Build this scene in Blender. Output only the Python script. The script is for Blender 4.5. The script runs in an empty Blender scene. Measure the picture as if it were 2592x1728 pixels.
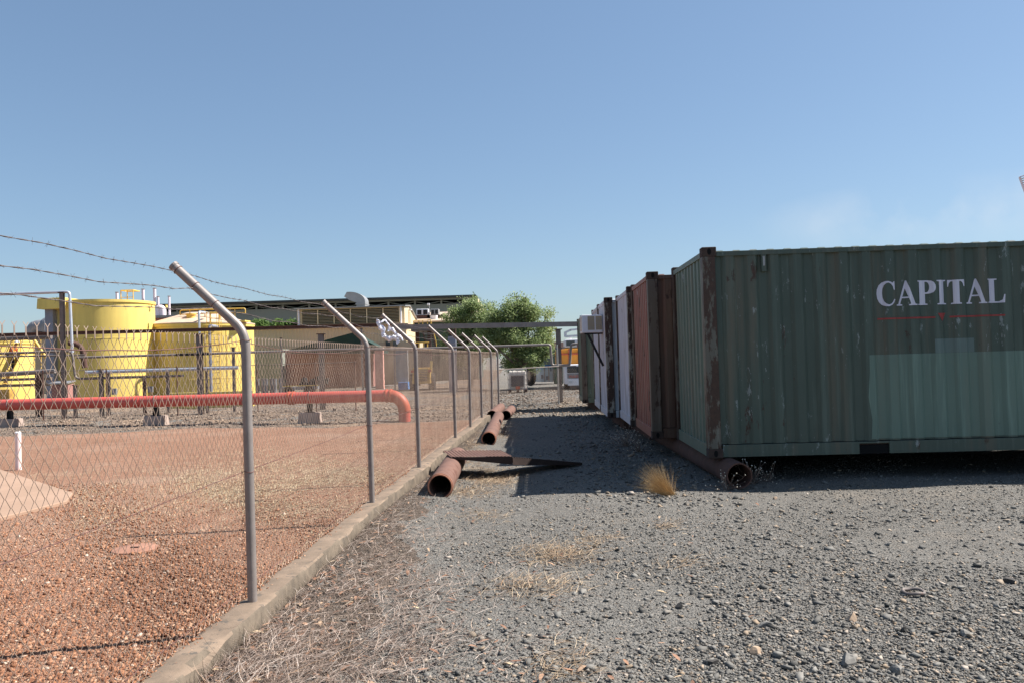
import bpy, bmesh, math, random
import numpy as np
from mathutils import Vector, Matrix
random.seed(7); rng = np.random.default_rng(11)
S = bpy.context.scene; C = S.collection
PI = math.pi; rad = math.radians
# ------------------------------------------------ camera
FPX = 2074.0
cd = bpy.data.cameras.new('camera'); cam = bpy.data.objects.new('camera', cd); C.objects.link(cam)
CAMZ = 1.60
RM = Matrix.Rotation(rad(90+1.15), 4, 'X') @ Matrix.Rotation(-0.030, 4, 'Z')
cam.matrix_world = Matrix.Translation((0, 0, CAMZ)) @ RM
cd.sensor_width = 36; cd.lens = FPX/2592*36; cd.clip_start = .05; cd.clip_end = 6000
S.camera = cam
R3 = RM.to_3x3()
# ------------------------------------------------ sky, sun, exposure
SUN_AZ = math.atan2(2.40, .55); SUN_EL = rad(49.0)
w = bpy.data.worlds.new('World'); S.world = w; w.use_nodes = True
nt = w.node_tree; sky = nt.nodes.new('ShaderNodeTexSky'); sky.sky_type = 'NISHITA'
sky.sun_disc = False; sky.sun_elevation = SUN_EL; sky.sun_rotation = SUN_AZ
sky.air_density = 1.0; sky.dust_density = 0.6; sky.ozone_density = 3.0; sky.altitude = 0
bgn = nt.nodes['Background']; bgn.inputs[1].default_value = 0.1176
# soft clear-sky gradient with one faint wisp low on the right
gam = nt.nodes.new('ShaderNodeGamma'); gam.inputs[1].default_value = .688; nt.links.new(sky.outputs[0], gam.inputs[0])
tin = nt.nodes.new('ShaderNodeMix'); tin.data_type = 'RGBA'; tin.blend_type = 'MULTIPLY'; tin.inputs[0].default_value = 1
nt.links.new(gam.outputs[0], tin.inputs[6]); tin.inputs[7].default_value = (.700, .808, .908, 1)
tcw = nt.nodes.new('ShaderNodeTexCoord'); mpw = nt.nodes.new('ShaderNodeMapping'); mpw.vector_type = 'POINT'
mpw.inputs['Location'].default_value = (-.455*5, -.88*5, -.142*24); mpw.inputs['Scale'].default_value = (5, 5, 24)
nt.links.new(tcw.outputs['Generated'], mpw.inputs[0]); gr = nt.nodes.new('ShaderNodeTexGradient'); gr.gradient_type = 'SPHERICAL'; nt.links.new(mpw.outputs[0], gr.inputs[0])
nzw = nt.nodes.new('ShaderNodeTexNoise'); nzw.inputs['Scale'].default_value = 9; nzw.inputs['Detail'].default_value = 7; nt.links.new(tcw.outputs['Generated'], nzw.inputs['Vector'])
mm = nt.nodes.new('ShaderNodeMath'); mm.operation = 'MULTIPLY'; nt.links.new(gr.outputs['Fac'], mm.inputs[0]); mr = nt.nodes.new('ShaderNodeMapRange'); mr.inputs['From Min'].default_value = .42; mr.inputs['From Max'].default_value = .75; mr.inputs['To Max'].default_value = .75; nt.links.new(nzw.outputs['Fac'], mr.inputs[0]); nt.links.new(mr.outputs[0], mm.inputs[1])
wsp = nt.nodes.new('ShaderNodeMix'); wsp.data_type = 'RGBA'; nt.links.new(mm.outputs[0], wsp.inputs[0]); nt.links.new(tin.outputs[2], wsp.inputs[6]); wsp.inputs[7].default_value = (3.6, 3.7, 3.8, 1)
nt.links.new(wsp.outputs[2], bgn.inputs[0])
sl = bpy.data.lights.new('sun', 'SUN'); sl.energy = 5.0; sl.angle = rad(.53); sl.color = (1, .955, .90)
so = bpy.data.objects.new('sun', sl); C.objects.link(so)
sd = Vector((math.sin(SUN_AZ)*math.cos(SUN_EL), math.cos(SUN_AZ)*math.cos(SUN_EL), math.sin(SUN_EL)))
so.rotation_euler = sd.to_track_quat('Z', 'Y').to_euler(); so.location = (0, 0, 60)
S.view_settings.view_transform = 'Standard'; S.view_settings.look = 'None'
S.view_settings.exposure = 1.05; S.view_settings.gamma = 1

# ------------------------------------------------ helpers
def ray(x, y): return R3 @ Vector(((x-1296)/FPX, -(y-864)/FPX, -1))
def at(x, y, d):
    r = ray(x, y); k = d/r.y; return Vector((r.x*k, d, CAMZ+r.z*k))
def gnd(x, y, z=0.0):
    r = ray(x, y); k = (z-CAMZ)/r.z; return Vector((r.x*k, r.y*k, z))
def rect(x0, y0, x1, y1, d):
    xm, ym = (x0+x1)/2, (y0+y1)/2
    return at(x0, ym, d).x, at(x1, ym, d).x, at(xm, y1, d).z, at(xm, y0, d).z
def tag(o, label=None, cat=None, group=None, kind=None):
    if label: o['label'] = label
    if cat: o['category'] = cat
    if group: o['group'] = group
    if kind: o['kind'] = kind
    return o
ORG = {}
def thing(name, loc, label, cat, group=None, rotz=0):
    o = bpy.data.objects.new(name, None); C.objects.link(o); o.empty_display_size = .2
    o.location = loc; o.rotation_euler = (0, 0, rotz); ORG[o.name] = Vector(loc)
    return tag(o, label, cat, group)
class MB:
    def __init__(s): s.v = []; s.f = []
    def box(s, x0, x1, y0, y1, z0, z1):
        n = len(s.v)
        s.v += [(x0,y0,z0),(x1,y0,z0),(x1,y1,z0),(x0,y1,z0),(x0,y0,z1),(x1,y0,z1),(x1,y1,z1),(x0,y1,z1)]
        s.f += [tuple(n+i for i in q) for q in ((3,2,1,0),(4,5,6,7),(0,1,5,4),(1,2,6,5),(2,3,7,6),(3,0,4,7))]
        return s
    def frus(s, cx, cy, z0, z1, a, b, a2, b2):
        n = len(s.v)
        s.v += [(cx-a,cy-b,z0),(cx+a,cy-b,z0),(cx+a,cy+b,z0),(cx-a,cy+b,z0),(cx-a2,cy-b2,z1),(cx+a2,cy-b2,z1),(cx+a2,cy+b2,z1),(cx-a2,cy+b2,z1)]
        s.f += [tuple(n+i for i in q) for q in ((3,2,1,0),(4,5,6,7),(0,1,5,4),(1,2,6,5),(2,3,7,6),(3,0,4,7))]
        return s
    def bar(s, p, q, wx, wz, up=(0,0,1)):
        p = Vector(p); q = Vector(q); d = (q-p).normalized(); u = Vector(up)
        if abs(d.dot(u)) > .95: u = Vector((0, 1, 0))
        r = d.cross(u).normalized(); u = r.cross(d); n = len(s.v)
        for c in (p, q):
            for a, b in ((-1,-1),(1,-1),(1,1),(-1,1)): s.v.append(tuple(c+r*a*wx/2+u*b*wz/2))
        s.f += [tuple(n+i for i in t) for t in ((3,2,1,0),(4,5,6,7),(0,1,5,4),(1,2,6,5),(2,3,7,6),(3,0,4,7))]
        return s
    def tube(s, pts, r, seg=12, cap=True, closed=False):
        pts = [Vector(p) for p in pts]; m = len(pts)
        rs = r if isinstance(r, (list, tuple)) else [r]*m
        prev = None; base = len(s.v)
        for i, p in enumerate(pts):
            if closed: t = pts[(i+1) % m]-pts[i-1]
            else: t = pts[min(i+1, m-1)]-pts[max(i-1, 0)]
            t.normalize()
            if prev is None:
                u = Vector((0, 0, 1)) if abs(t.z) < .9 else Vector((0, 1, 0))
            else: u = prev
            a = t.cross(u).normalized(); u = a.cross(t).normalized(); prev = u
            for k in range(seg):
                g = 2*PI*k/seg; s.v.append(tuple(p+(a*math.cos(g)+u*math.sin(g))*rs[i]))
        for i in range(m if closed else m-1):
            j = (i+1) % m
            for k in range(seg):
                k2 = (k+1) % seg
                s.f.append((base+i*seg+k, base+i*seg+k2, base+j*seg+k2, base+j*seg+k))
        if cap and not closed:
            s.f.append(tuple(base+k for k in range(seg))[::-1]); s.f.append(tuple(base+(m-1)*seg+k for k in range(seg)))
        return s
    def lathe(s, prof, c, seg=48, capt=True, capb=True):
        n = len(s.v); c = Vector(c)
        for r, z in prof:
            for k in range(seg):
                a = 2*PI*k/seg; s.v.append((c.x+r*math.cos(a), c.y+r*math.sin(a), c.z+z))
        for i in range(len(prof)-1):
            for k in range(seg):
                k2 = (k+1) % seg
                s.f.append((n+i*seg+k, n+i*seg+k2, n+(i+1)*seg+k2, n+(i+1)*seg+k))
        if capb: s.f.append(tuple(n+k for k in range(seg))[::-1])
        if capt: s.f.append(tuple(n+(len(prof)-1)*seg+k for k in range(seg)))
        return s
    def prism(s, poly, y0, y1):                       # poly in x,z extruded along y
        n = len(s.v); m = len(poly)
        s.v += [(x, y0, z) for x, z in poly]+[(x, y1, z) for x, z in poly]
        s.f.append(tuple(n+i for i in range(m))); s.f.append(tuple(n+m+i for i in range(m))[::-1])
        for i in range(m):
            j = (i+1) % m; s.f.append((n+j, n+i, n+m+i, n+m+j))
        return s
    def prismx(s, poly, x0, x1):                      # poly in y,z extruded along x
        n = len(s.v); m = len(poly)
        s.v += [(x0, y, z) for y, z in poly]+[(x1, y, z) for y, z in poly]
        s.f.append(tuple(n+i for i in range(m))[::-1]); s.f.append(tuple(n+m+i for i in range(m)))
        for i in range(m):
            j = (i+1) % m; s.f.append((n+i, n+j, n+m+j, n+m+i))
        return s
    def build(s, name, mat, parent=None, smooth=False, local=False, origin=None, bevel=0, fix=False):
        v = np.array(s.v, dtype=float) if len(s.v) else np.zeros((0, 3))
        o = Vector((0, 0, 0))
        if parent is not None and not local: o = ORG.get(parent.name, Vector((0, 0, 0)))
        org = Vector(origin) if origin is not None else (o if parent is not None else Vector((0, 0, 0)))
        if local: org = Vector((0, 0, 0))
        if parent is None and origin is None and len(v):
            org = Vector(((v[:,0].min()+v[:,0].max())/2, (v[:,1].min()+v[:,1].max())/2, v[:,2].min()))
        me = bpy.data.meshes.new(name); me.from_pydata((v-np.array(org)).tolist(), [], s.f)
        if fix:
            bm = bmesh.new(); bm.from_mesh(me); bmesh.ops.recalc_face_normals(bm, faces=bm.faces); bm.to_mesh(me); bm.free()
        me.materials.append(mat)
        if smooth:
            me.polygons.foreach_set('use_smooth', [True]*len(me.polygons))
            try: me.set_sharp_from_angle(angle=rad(40))
            except Exception: pass
        ob = bpy.data.objects.new(name, me); C.objects.link(ob); ORG[ob.name] = org.copy()
        if parent is not None: ob.parent = parent; ob.location = org-o if not local else (0, 0, 0)
        else: ob.location = org
        if bevel:
            b = ob.modifiers.new('bevel', 'BEVEL'); b.width = bevel; b.segments = 2; b.limit_method = 'ANGLE'
        return ob
def npmesh(name, V, F, mat, smooth=False, parent=None):
    """V (n,3) array, F (m,k) int array"""
    me = bpy.data.meshes.new(name); n = len(V); m, k = F.shape
    me.vertices.add(n); me.vertices.foreach_set('co', V.astype(np.float32).ravel())
    me.loops.add(m*k); me.loops.foreach_set('vertex_index', F.astype(np.int32).ravel())
    me.polygons.add(m); me.polygons.foreach_set('loop_start', (np.arange(m)*k).astype(np.int32))
    try: me.polygons.foreach_set('loop_total', np.full(m, k, dtype=np.int32))
    except Exception: pass
    if smooth: me.polygons.foreach_set('use_smooth', np.ones(m, dtype=bool))
    me.materials.append(mat); me.update(calc_edges=True); me.validate()
    ob = bpy.data.objects.new(name, me); C.objects.link(ob); ORG[ob.name] = Vector((0, 0, 0))
    if parent is not None: ob.parent = parent; ob.location = -ORG[parent.name]
    return ob

# ------------------------------------------------ materials
class NT:
    def __init__(s, name):
        s.m = bpy.data.materials.new(name); s.m.use_nodes = True; s.t = s.m.node_tree
        s.b = s.t.nodes['Principled BSDF']; s.tc = None
    def n(s, typ, **k):
        o = s.t.nodes.new('ShaderNode'+typ)
        for a, b in k.items(): setattr(o, a, b)
        return o
    def l(s, a, b): s.t.links.new(a, b)
    def co(s, scale=(1, 1, 1)):
        if s.tc is None: s.tc = s.n('TexCoord')
        mp = s.n('Mapping'); mp.inputs['Scale'].default_value = scale; s.l(s.tc.outputs['Object'], mp.inputs[0]); return mp.outputs[0]
    def noise(s, scale, detail=4, stretch=(1, 1, 1), rough=.6):
        q = s.n('TexNoise'); q.inputs['Scale'].default_value = scale; q.inputs['Detail'].default_value = detail
        q.inputs['Roughness'].default_value = rough; s.l(s.co(stretch), q.inputs['Vector']); return q.outputs['Fac']
    def ramp(s, fac, stops, interp='LINEAR'):
        r = s.n('ValToRGB'); r.color_ramp.interpolation = interp; e = r.color_ramp.elements
        while len(e) < len(stops): e.new(.5)
        for i, (p, c) in enumerate(stops):
            e[i].position = p; e[i].color = (*c, 1) if isinstance(c, tuple) else (c, c, c, 1)
        s.l(fac, r.inputs[0]); return r.outputs[0]
    def mix(s, fac, a, b, blend='MIX'):
        m = s.n('Mix', data_type='RGBA', blend_type=blend)
        for i, x in ((0, fac), (6, a), (7, b)):
            if isinstance(x, tuple): m.inputs[i].default_value = (*x, 1)
            elif isinstance(x, (int, float)): m.inputs[i].default_value = x
            else: s.l(x, m.inputs[i])
        return m.outputs[2]
    def bump(s, h, strength=.3, dist=.01, prev=None):
        b = s.n('Bump'); b.inputs['Strength'].default_value = strength; b.inputs['Distance'].default_value = dist
        s.l(h, b.inputs['Height'])
        if prev is not None: s.l(prev, b.inputs['Normal'])
        s.l(b.outputs[0], s.b.inputs['Normal']); return b.outputs[0]
    def out(s, col, rough=.6, metal=0, spec=.5):
        if isinstance(col, tuple): s.b.inputs['Base Color'].default_value = (*col, 1)
        else: s.l(col, s.b.inputs['Base Color'])
        if isinstance(rough, (int, float)): s.b.inputs['Roughness'].default_value = rough
        else: s.l(rough, s.b.inputs['Roughness'])
        s.b.inputs['Metallic'].default_value = metal; s.b.inputs['Specular IOR Level'].default_value = spec
        return s.m
def mat(name, c, c2=None, scale=3, rough=.6, metal=0, rust=None, rcol=(.10, .035, .015), rscale=4, stretch=(1, 1, 1), bump=.15, bs=40, grime=0, spec=.4):
    q = NT(name); c2 = c2 or tuple(x*.78 for x in c)
    f = q.noise(scale, 5); col = q.mix(q.ramp(f, [(.35, 0.), (.7, 1.)]), c, c2)
    if grime:
        g = q.noise(2.2, 6, (1, 1, .12)); col = q.mix(q.ramp(g, [(.45, 0.), (.8, grime)]), col, tuple(x*.45+.02 for x in c))
    r = rough
    if rust is not None:
        rf = q.noise(rscale, 8, stretch, .68); k = q.ramp(rf, [(rust, 0.), (rust+.06, 1.)])
        rc = q.mix(q.noise(25, 4), rcol, tuple(x*2.0 for x in rcol)); col = q.mix(k, col, rc)
    if bump: q.bump(q.noise(bs, 5), bump, .004)
    return q.out(col, r, metal, spec)
M = {}
M['steel'] = mat('galvanised_pipe', (.27, .235, .215), (.20, .17, .155), 6, .5, .25, rust=.72, rcol=(.12, .06, .035))
M['taupe'] = mat('weathered_steel', (.20, .165, .145), (.13, .11, .10), 3, .6, .1, rust=.6, rcol=(.10, .045, .03))
M['rusty'] = mat('rusted_steel', (.115, .06, .045), (.19, .10, .072), 4, .85, .0, rust=.56, rcol=(.07, .03, .02), bump=.4)
M['rustdark'] = mat('dark_rust', (.075, .04, .03), (.12, .06, .045), 6, .9, bump=.4)
M['shaderust'] = mat('shaded_rust', (.03, .018, .014), (.05, .03, .024), 6, .9, bump=.3)  # near-black rust: the planks' shade is put into the colour
M['rust_or'] = mat('fresh_rust', (.45, .19, .11), (.32, .14, .085), 12, .8)
M['wire'] = mat('weathered_fence_wire', (.46, .34, .26), (.26, .18, .14), 4, .6, .2, bump=0)
M['redwire'] = mat('rusted_wire', (.15, .06, .045), (.10, .045, .04), 8, .7, bump=0)
M['barb'] = mat('barbed_wire_steel', (.20, .165, .15), (.12, .09, .08), 8, .55, .3, bump=0)
M['yellow'] = mat('yellow_tank_paint', (.80, .60, .155), (.70, .51, .13), .6, .55, bump=.05, bs=5, grime=.45, rust=.74, rcol=(.20, .09, .03), rscale=2.5, stretch=(1, 1, .25))
M['yellow2'] = mat('yellow_rail_paint', (.72, .47, .10), (.60, .36, .07), 3, .5, bump=0)
M['pinkroof'] = mat('sun_bleached_roof', (.56, .42, .31), (.48, .36, .26), 2, .6, bump=.02)
M['redpipe'] = mat('red_pipe_paint', (.62, .115, .085), (.50, .085, .065), 1.2, .45, rust=.78, rcol=(.3, .08, .04), bump=.05)
M['orangepipe'] = mat('orange_flange_paint', (.52, .11, .05), (.42, .075, .045), 3, .5, bump=.05)
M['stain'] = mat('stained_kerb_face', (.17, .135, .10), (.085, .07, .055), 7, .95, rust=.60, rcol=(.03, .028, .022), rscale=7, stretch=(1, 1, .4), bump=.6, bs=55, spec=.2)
M['concrete'] = mat('weathered_concrete', (.245, .18, .13), (.15, .115, .085), 5, .9, rust=.58, rcol=(.07, .06, .05), rscale=9, bump=.6, bs=55, spec=.2)
M['slab'] = mat('concrete_slab', (.36, .24, .17), (.30, .20, .14), 1.5, .9, bump=.2, spec=.2)
M['footing'] = mat('footing_concrete', (.40, .31, .26), (.30, .23, .19), 3, .9, bump=.3, spec=.2)
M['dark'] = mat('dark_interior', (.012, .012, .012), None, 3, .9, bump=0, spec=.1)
M['black'] = mat('black_rubber', (.02, .02, .021), None, 8, .75, bump=.2)
M['white'] = mat('white_paint', (.75, .74, .76), (.66, .65, .68), 3, .45, bump=.05, grime=.15)
M['pinkwhite'] = mat('pale_stack_paint', (.78, .66, .68), (.70, .58, .60), 2, .5, bump=0)
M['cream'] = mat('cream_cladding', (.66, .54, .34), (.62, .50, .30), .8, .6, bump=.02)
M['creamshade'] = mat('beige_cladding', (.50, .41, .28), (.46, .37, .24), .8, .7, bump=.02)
M['louvre'] = mat('louvre_blades', (.42, .33, .20), (.38, .30, .18), 2, .6, bump=0)
M['shed'] = mat('grey_green_cladding', (.26, .28, .235), (.24, .26, .22), .3, .7, bump=.02)
M['darkgreen'] = mat('dark_green_awning', (.018, .045, .035), None, 1, .8, bump=0)
M['brick'] = mat('red_brown_wall', (.36, .17, .14), (.32, .15, .125), 1, .8, bump=.1)
M['galv'] = mat('galvanised_duct', (.38, .37, .36), (.30, .29, .28), 1.5, .45, .5, bump=0)
M['greyduct'] = mat('grey_duct', (.26, .26, .27), (.2, .2, .21), 2, .5, .2, bump=0)
M['salmon'] = mat('salmon_curtain', (.60, .28, .22), (.68, .38, .31), 5, .7, bump=.3)
M['bluepaint'] = mat('blue_paint', (.05, .20, .48), None, 3, .6, bump=0)
M['machine'] = mat('machine_yellow', (.58, .34, .06), (.30, .17, .05), 4, .6, bump=.05)
M['orange'] = mat('truck_orange', (.72, .30, .035), (.6, .24, .03), 3, .5, bump=0)
M['glass'] = mat('tinted_glass', (.05, .055, .06), None, 3, .1, bump=0, spec=.8)
M['silver'] = mat('pipe_lagging', (.60, .62, .66), (.50, .51, .54), 3, .35, .5, bump=0)
M['skin'] = mat('skin', (.35, .19, .13), None, 3, .6, bump=0)
M['hivis'] = mat('orange_shirt', (.75, .17, .04), None, 4, .8, bump=0)
M['navy'] = mat('navy_trousers', (.035, .04, .09), None, 4, .85, bump=0)
M['bag'] = mat('white_plastic_bag', (.84, .82, .88), (.76, .74, .80), 5, .4, bump=.3, bs=30)
M['bluewhite'] = mat('pale_blue_paint', (.42, .56, .66), (.50, .62, .70), 3, .5, bump=0, rust=.7)
M['greycol'] = mat('blue_grey_column', (.25, .26, .31), (.2, .21, .25), 2, .6, bump=0)
M['pvc'] = mat('white_marker_post', (.80, .70, .72), (.7, .45, .33), 2.5, .5, bump=0)
M['manhole'] = mat('red_dusted_cover', (.36, .185, .12), (.27, .13, .085), 5, .8, bump=.5, bs=60)

def island_mat(name, stops, rough=.9, bump=True, spec=.25, transl=0):
    q = NT(name); g = q.n('NewGeometry'); col = q.ramp(g.outputs['Random Per Island'], stops)
    n = q.noise(60, 3); col = q.mix(q.ramp(n, [(.3, 0.), (.8, .35)]), col, (.03, .03, .03))
    if bump: q.bump(q.noise(140, 4), .4, .003)
    return q.out(col, rough, 0, spec)
M['gravelstones'] = island_mat('grey_stones', [(0, (.08, .076, .068)), (.5, (.175, .166, .149)), (.78, (.245, .23, .204)), (.92, (.31, .23, .155)), (1, (.42, .36, .30))])
M['redstones'] = island_mat('red_stones', [(0, (.20, .085, .045)), (.5, (.34, .155, .08)), (.8, (.43, .215, .12)), (.95, (.52, .34, .22)), (1, (.58, .46, .36))])
M['rubblestones'] = island_mat('rubble', [(0, (.13, .10, .08)), (.5, (.24, .185, .14)), (1, (.34, .265, .20))])
M['palegrass'] = island_mat('bleached_grass', [(0, (.34, .25, .15)), (.6, (.48, .37, .23)), (1, (.60, .50, .34))], .8, False)
M['straw'] = island_mat('dry_straw', [(0, (.09, .06, .045)), (.45, (.21, .145, .11)), (.72, (.38, .295, .24)), (.94, (.56, .47, .40)), (1, (.34, .19, .09))], .8, False)
M['goldstraw'] = island_mat('golden_straw', [(0, (.34, .20, .09)), (.5, (.54, .36, .17)), (1, (.72, .54, .30))], .8, False)
M['litter'] = island_mat('fallen_leaves', [(0, (.16, .08, .05)), (.5, (.33, .18, .11)), (.85, (.45, .29, .19)), (1, (.58, .45, .28))], .8, False)
M['seed'] = mat('seed_heads', (.75, .68, .55), None, 5, .8, bump=0)
M['tuft'] = island_mat('tuft_straw', [(0, (.15, .095, .06)), (.4, (.30, .20, .12)), (.75, (.44, .32, .20)), (1, (.60, .48, .33))], .8, False)
def leafmat(name, a, b, c_):
    q = NT(name); g = q.n('NewGeometry')
    col = q.ramp(g.outputs['Random Per Island'], [(0, a), (.55, b), (1, c_)])
    q.out(col, .55, 0, .35)
    tr = q.n('BsdfTranslucent'); q.l(q.mix(.12, col, (.9, 1, .5)), tr.inputs[0]); ms = q.n('MixShader'); ms.inputs[0].default_value = .5
    q.l(q.b.outputs[0], ms.inputs[1]); q.l(tr.outputs[0], ms.inputs[2]); q.l(ms.outputs[0], q.t.nodes['Material Output'].inputs[0]); return q.m
M['leaf'] = leafmat('tree_leaves', (.11, .16, .055), (.22, .29, .11), (.38, .43, .22))
M['leaf2'] = leafmat('bush_leaves', (.05, .11, .02), (.09, .18, .035), (.15, .25, .06))
M['bark'] = mat('bark', (.13, .10, .075), (.2, .16, .12), 8, .9, bump=.5)

def ground_mat(name, c, patch=None, sc=(55, 130), patchscale=.5, lo=.52, hi=.62):
    q = NT(name); cols = None; prev = None
    for i, s_ in enumerate(sc):
        v = q.n('TexVoronoi'); v.inputs['Scale'].default_value = s_; q.l(q.co(), v.inputs['Vector'])
        sp = q.n('SeparateColor'); q.l(v.outputs['Color'], sp.inputs[0])
        r = q.ramp(sp.outputs[0], c); cols = r if cols is None else q.mix(.45, cols, r)
        d = q.ramp(v.outputs['Distance'], [(0, 1.), (.75, 0.)]); prev = q.bump(d, .9, .9/s_, prev)
    big = q.noise(.45, 5); cols = q.mix(q.ramp(big, [(.3, 0.), (.75, .5)]), cols, q.mix(1.0, cols, (.62, .60, .58), 'MULTIPLY'))
    if patch:
        pn = q.noise(patchscale, 7, rough=.7); cols = q.mix(q.ramp(pn, [(lo, 0.), (hi, .8)]), cols, patch)
    prev = q.bump(q.noise(9, 5), .5, .03, prev)
    return q.out(cols, .95, 0, .2)
M['gravel'] = ground_mat('grey_gravel', [(0, (.105, .10, .09)), (.5, (.195, .186, .168)), (.85, (.255, .242, .218)), (1, (.35, .29, .23))], (.26, .225, .185), patchscale=.35, lo=.56, hi=.72)
M['redgravel'] = ground_mat('red_gravel', [(0, (.26, .125, .08)), (.5, (.36, .19, .12)), (.85, (.44, .25, .16)), (1, (.53, .38, .26))], (.43, .29, .21), sc=(38, 90), patchscale=.3, lo=.5, hi=.7)
M['dirt'] = ground_mat('grey_brown_dirt', [(0, (.13, .10, .08)), (.5, (.23, .175, .135)), (1, (.32, .25, .19))], (.34, .24, .165), sc=(7, 22), patchscale=.25, lo=.5, hi=.6)

# container paint: vertical streaks, rust bleeding, chips, scratches
def paint(name, c, c2, rust=.66, rough=.5, chips=True, streakcol=(.16, .12, .08), sa=.55):
    q = NT(name)
    f = q.noise(.9, 5); col = q.mix(q.ramp(f, [(.3, 0.), (.7, 1.)]), c, c2)
    st = q.noise(5.5, 5, (1, 1, .06), .6); col = q.mix(q.ramp(st, [(.5, 0.), (.72, sa)]), col, streakcol)
    st2 = q.noise(13, 4, (1, 1, .05)); col = q.mix(q.ramp(st2, [(.54, 0.), (.68, .5)]), col, tuple(min(1, x*1.6+.02) for x in c))
    rf = q.noise(3.4, 9, (1, 1, .35), .72); k = q.ramp(rf, [(rust, 0.), (rust+.035, 1.)])
    rc = q.mix(q.noise(24, 6), (.018, .012, .010), (.095, .046, .028)); col = q.mix(k, col, rc)
    if chips:
        ch = q.noise(9, 10, (1, 1, .3), .75); col = q.mix(q.ramp(ch, [(.61, 0.), (.63, .45)]), col, (.42, .46, .46))
    q.bump(q.noise(14, 6), .25, .006)
    return q.out(col, rough, 0, .35)
P = {}
P['green'] = paint('green_container_paint', (.060, .082, .064), (.072, .095, .075), .615)
P['greenlight'] = paint('repainted_green_patch', (.118, .175, .142), (.13, .19, .152), .70, chips=False, sa=.25)
P['greyblue'] = paint('grey_blue_patch', (.112, .155, .142), (.118, .162, .15), .72, chips=False, sa=.2)
P['greenend'] = paint('green_end_paint', (.105, .155, .12), (.14, .17, .13), .64)
P['brown'] = paint('brown_container_paint', (.11, .056, .036), (.09, .046, .032), .60, chips=False)
P['redend'] = paint('red_end_paint', (.30, .115, .082), (.24, .09, .066), .60)
P['white'] = paint('white_container_paint', (.50, .53, .56), (.44, .47, .50), .70, chips=False, streakcol=(.30, .22, .15))
P['whiteend'] = paint('peeling_white_paint', (.60, .58, .62), (.52, .50, .54), .63, chips=False, streakcol=(.33, .24, .18))
P['olive'] = paint('olive_container_paint', (.14, .17, .12), (.12, .15, .105), .66)
P['post'] = paint('flaking_corner_paint', (.13, .125, .10), (.10, .09, .07), .46, chips=False, sa=.5)
P['postw'] = paint('flaking_white_corner', (.32, .30, .25), (.26, .24, .20), .45, chips=False, sa=.8, streakcol=(.12, .06, .03))
P['postb'] = paint('flaking_brown_corner', (.13, .10, .075), (.10, .07, .05), .53, chips=False)
P['cast'] = mat('rusted_corner_casting', (.045, .03, .024), (.07, .045, .035), 10, .9, bump=.5)
P['text'] = paint('white_lettering', (.62, .60, .68), (.58, .56, .64), .70, .5, chips=False, streakcol=(.4, .33, .3), sa=.2)
P['redmark'] = mat('red_marking', (.34, .045, .04), (.28, .04, .035), 5, .5, bump=0)

# ------------------------------------------------ fence line and ground heights
PB = [gnd(x, y, .15) for x, y in ((639,1521),(942,1271),(1061,1181),(1153,1107),(1191,1080),(1220,1056),(1246,1041),(1263,1031))]
slope = (PB[1].x-PB[0].x)/(PB[1].y-PB[0].y)
P0 = Vector((PB[0].x-slope*3.2, PB[0].y-3.2, .15))
FL = [Vector((P0.x-slope*3, P0.y-3, .15)), P0]+PB
FY = np.array([p.y for p in FL]); FX = np.array([p.x for p in FL]); YEND = PB[-1].y
def fx(y): return np.interp(y, FY, FX)
print('FENCE', [(round(p.x, 2), round(p.y, 2)) for p in FL])
def sst(a, b, x): t = np.clip((x-a)/(b-a), 0, 1); return t*t*(3-2*t)
def gz(x, y):
    x = np.asarray(x, float); y = np.asarray(y, float); u = x-fx(y)
    und = .012*np.sin(x*1.7+y*.6)+.010*np.sin(x*.8-y*1.3+1)+.006*np.sin(x*4.1+y*3.3)
    bank = .055*np.exp(-((u-.30)/.42)**2)*(u > 0)*(1-sst(18, 24, y))
    right = und+bank
    left = -.09+.3*und*0
    k = sst(-.12, .10, u)
    z = left*(1-k)+right*k
    far = sst(22, 27, y); z = z*(1-far)+(-.04+und)*far
    rub = np.exp(-((y-25.5)/2.2)**2)*sst(1.0, 3.0, -x+fx(y)) ; z = z+rub*(.08+.04*np.sin(x*1.3)+.03*np.sin(x*3.1+y*2))
    return z
def grid(xs, ys, zf, name, m):
    X, Y = np.meshgrid(xs, ys); Z = zf(X, Y); V = np.stack([X, Y, Z], -1).reshape(-1, 3)
    nx, ny = len(xs), len(ys); i = np.arange(nx*ny).reshape(ny, nx)
    F = np.stack([i[:-1,:-1], i[:-1,1:], i[1:,1:], i[1:,:-1]], -1).reshape(-1, 4)
    return npmesh(name, V, F, m, smooth=True)
ar = np.arange
xs = np.concatenate([[-2500, -900, -400, -200, -100, -60], ar(-40, -6, 1.), ar(-6, -2, .25), ar(-2, 5, .06), ar(5, 12, .2), ar(12, 40, 1.), [60, 100, 200, 400, 900, 2500]])
ys = np.concatenate([[-200, -60, -20, -8], ar(-4, 2, .5), ar(2, 13, .08), ar(13, 32, .2), ar(32, 60, 1.), [70, 90, 130, 200, 400, 900, 3000]])
tag(grid(xs, ys, gz, 'ground', M['gravel']), kind='structure')
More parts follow.
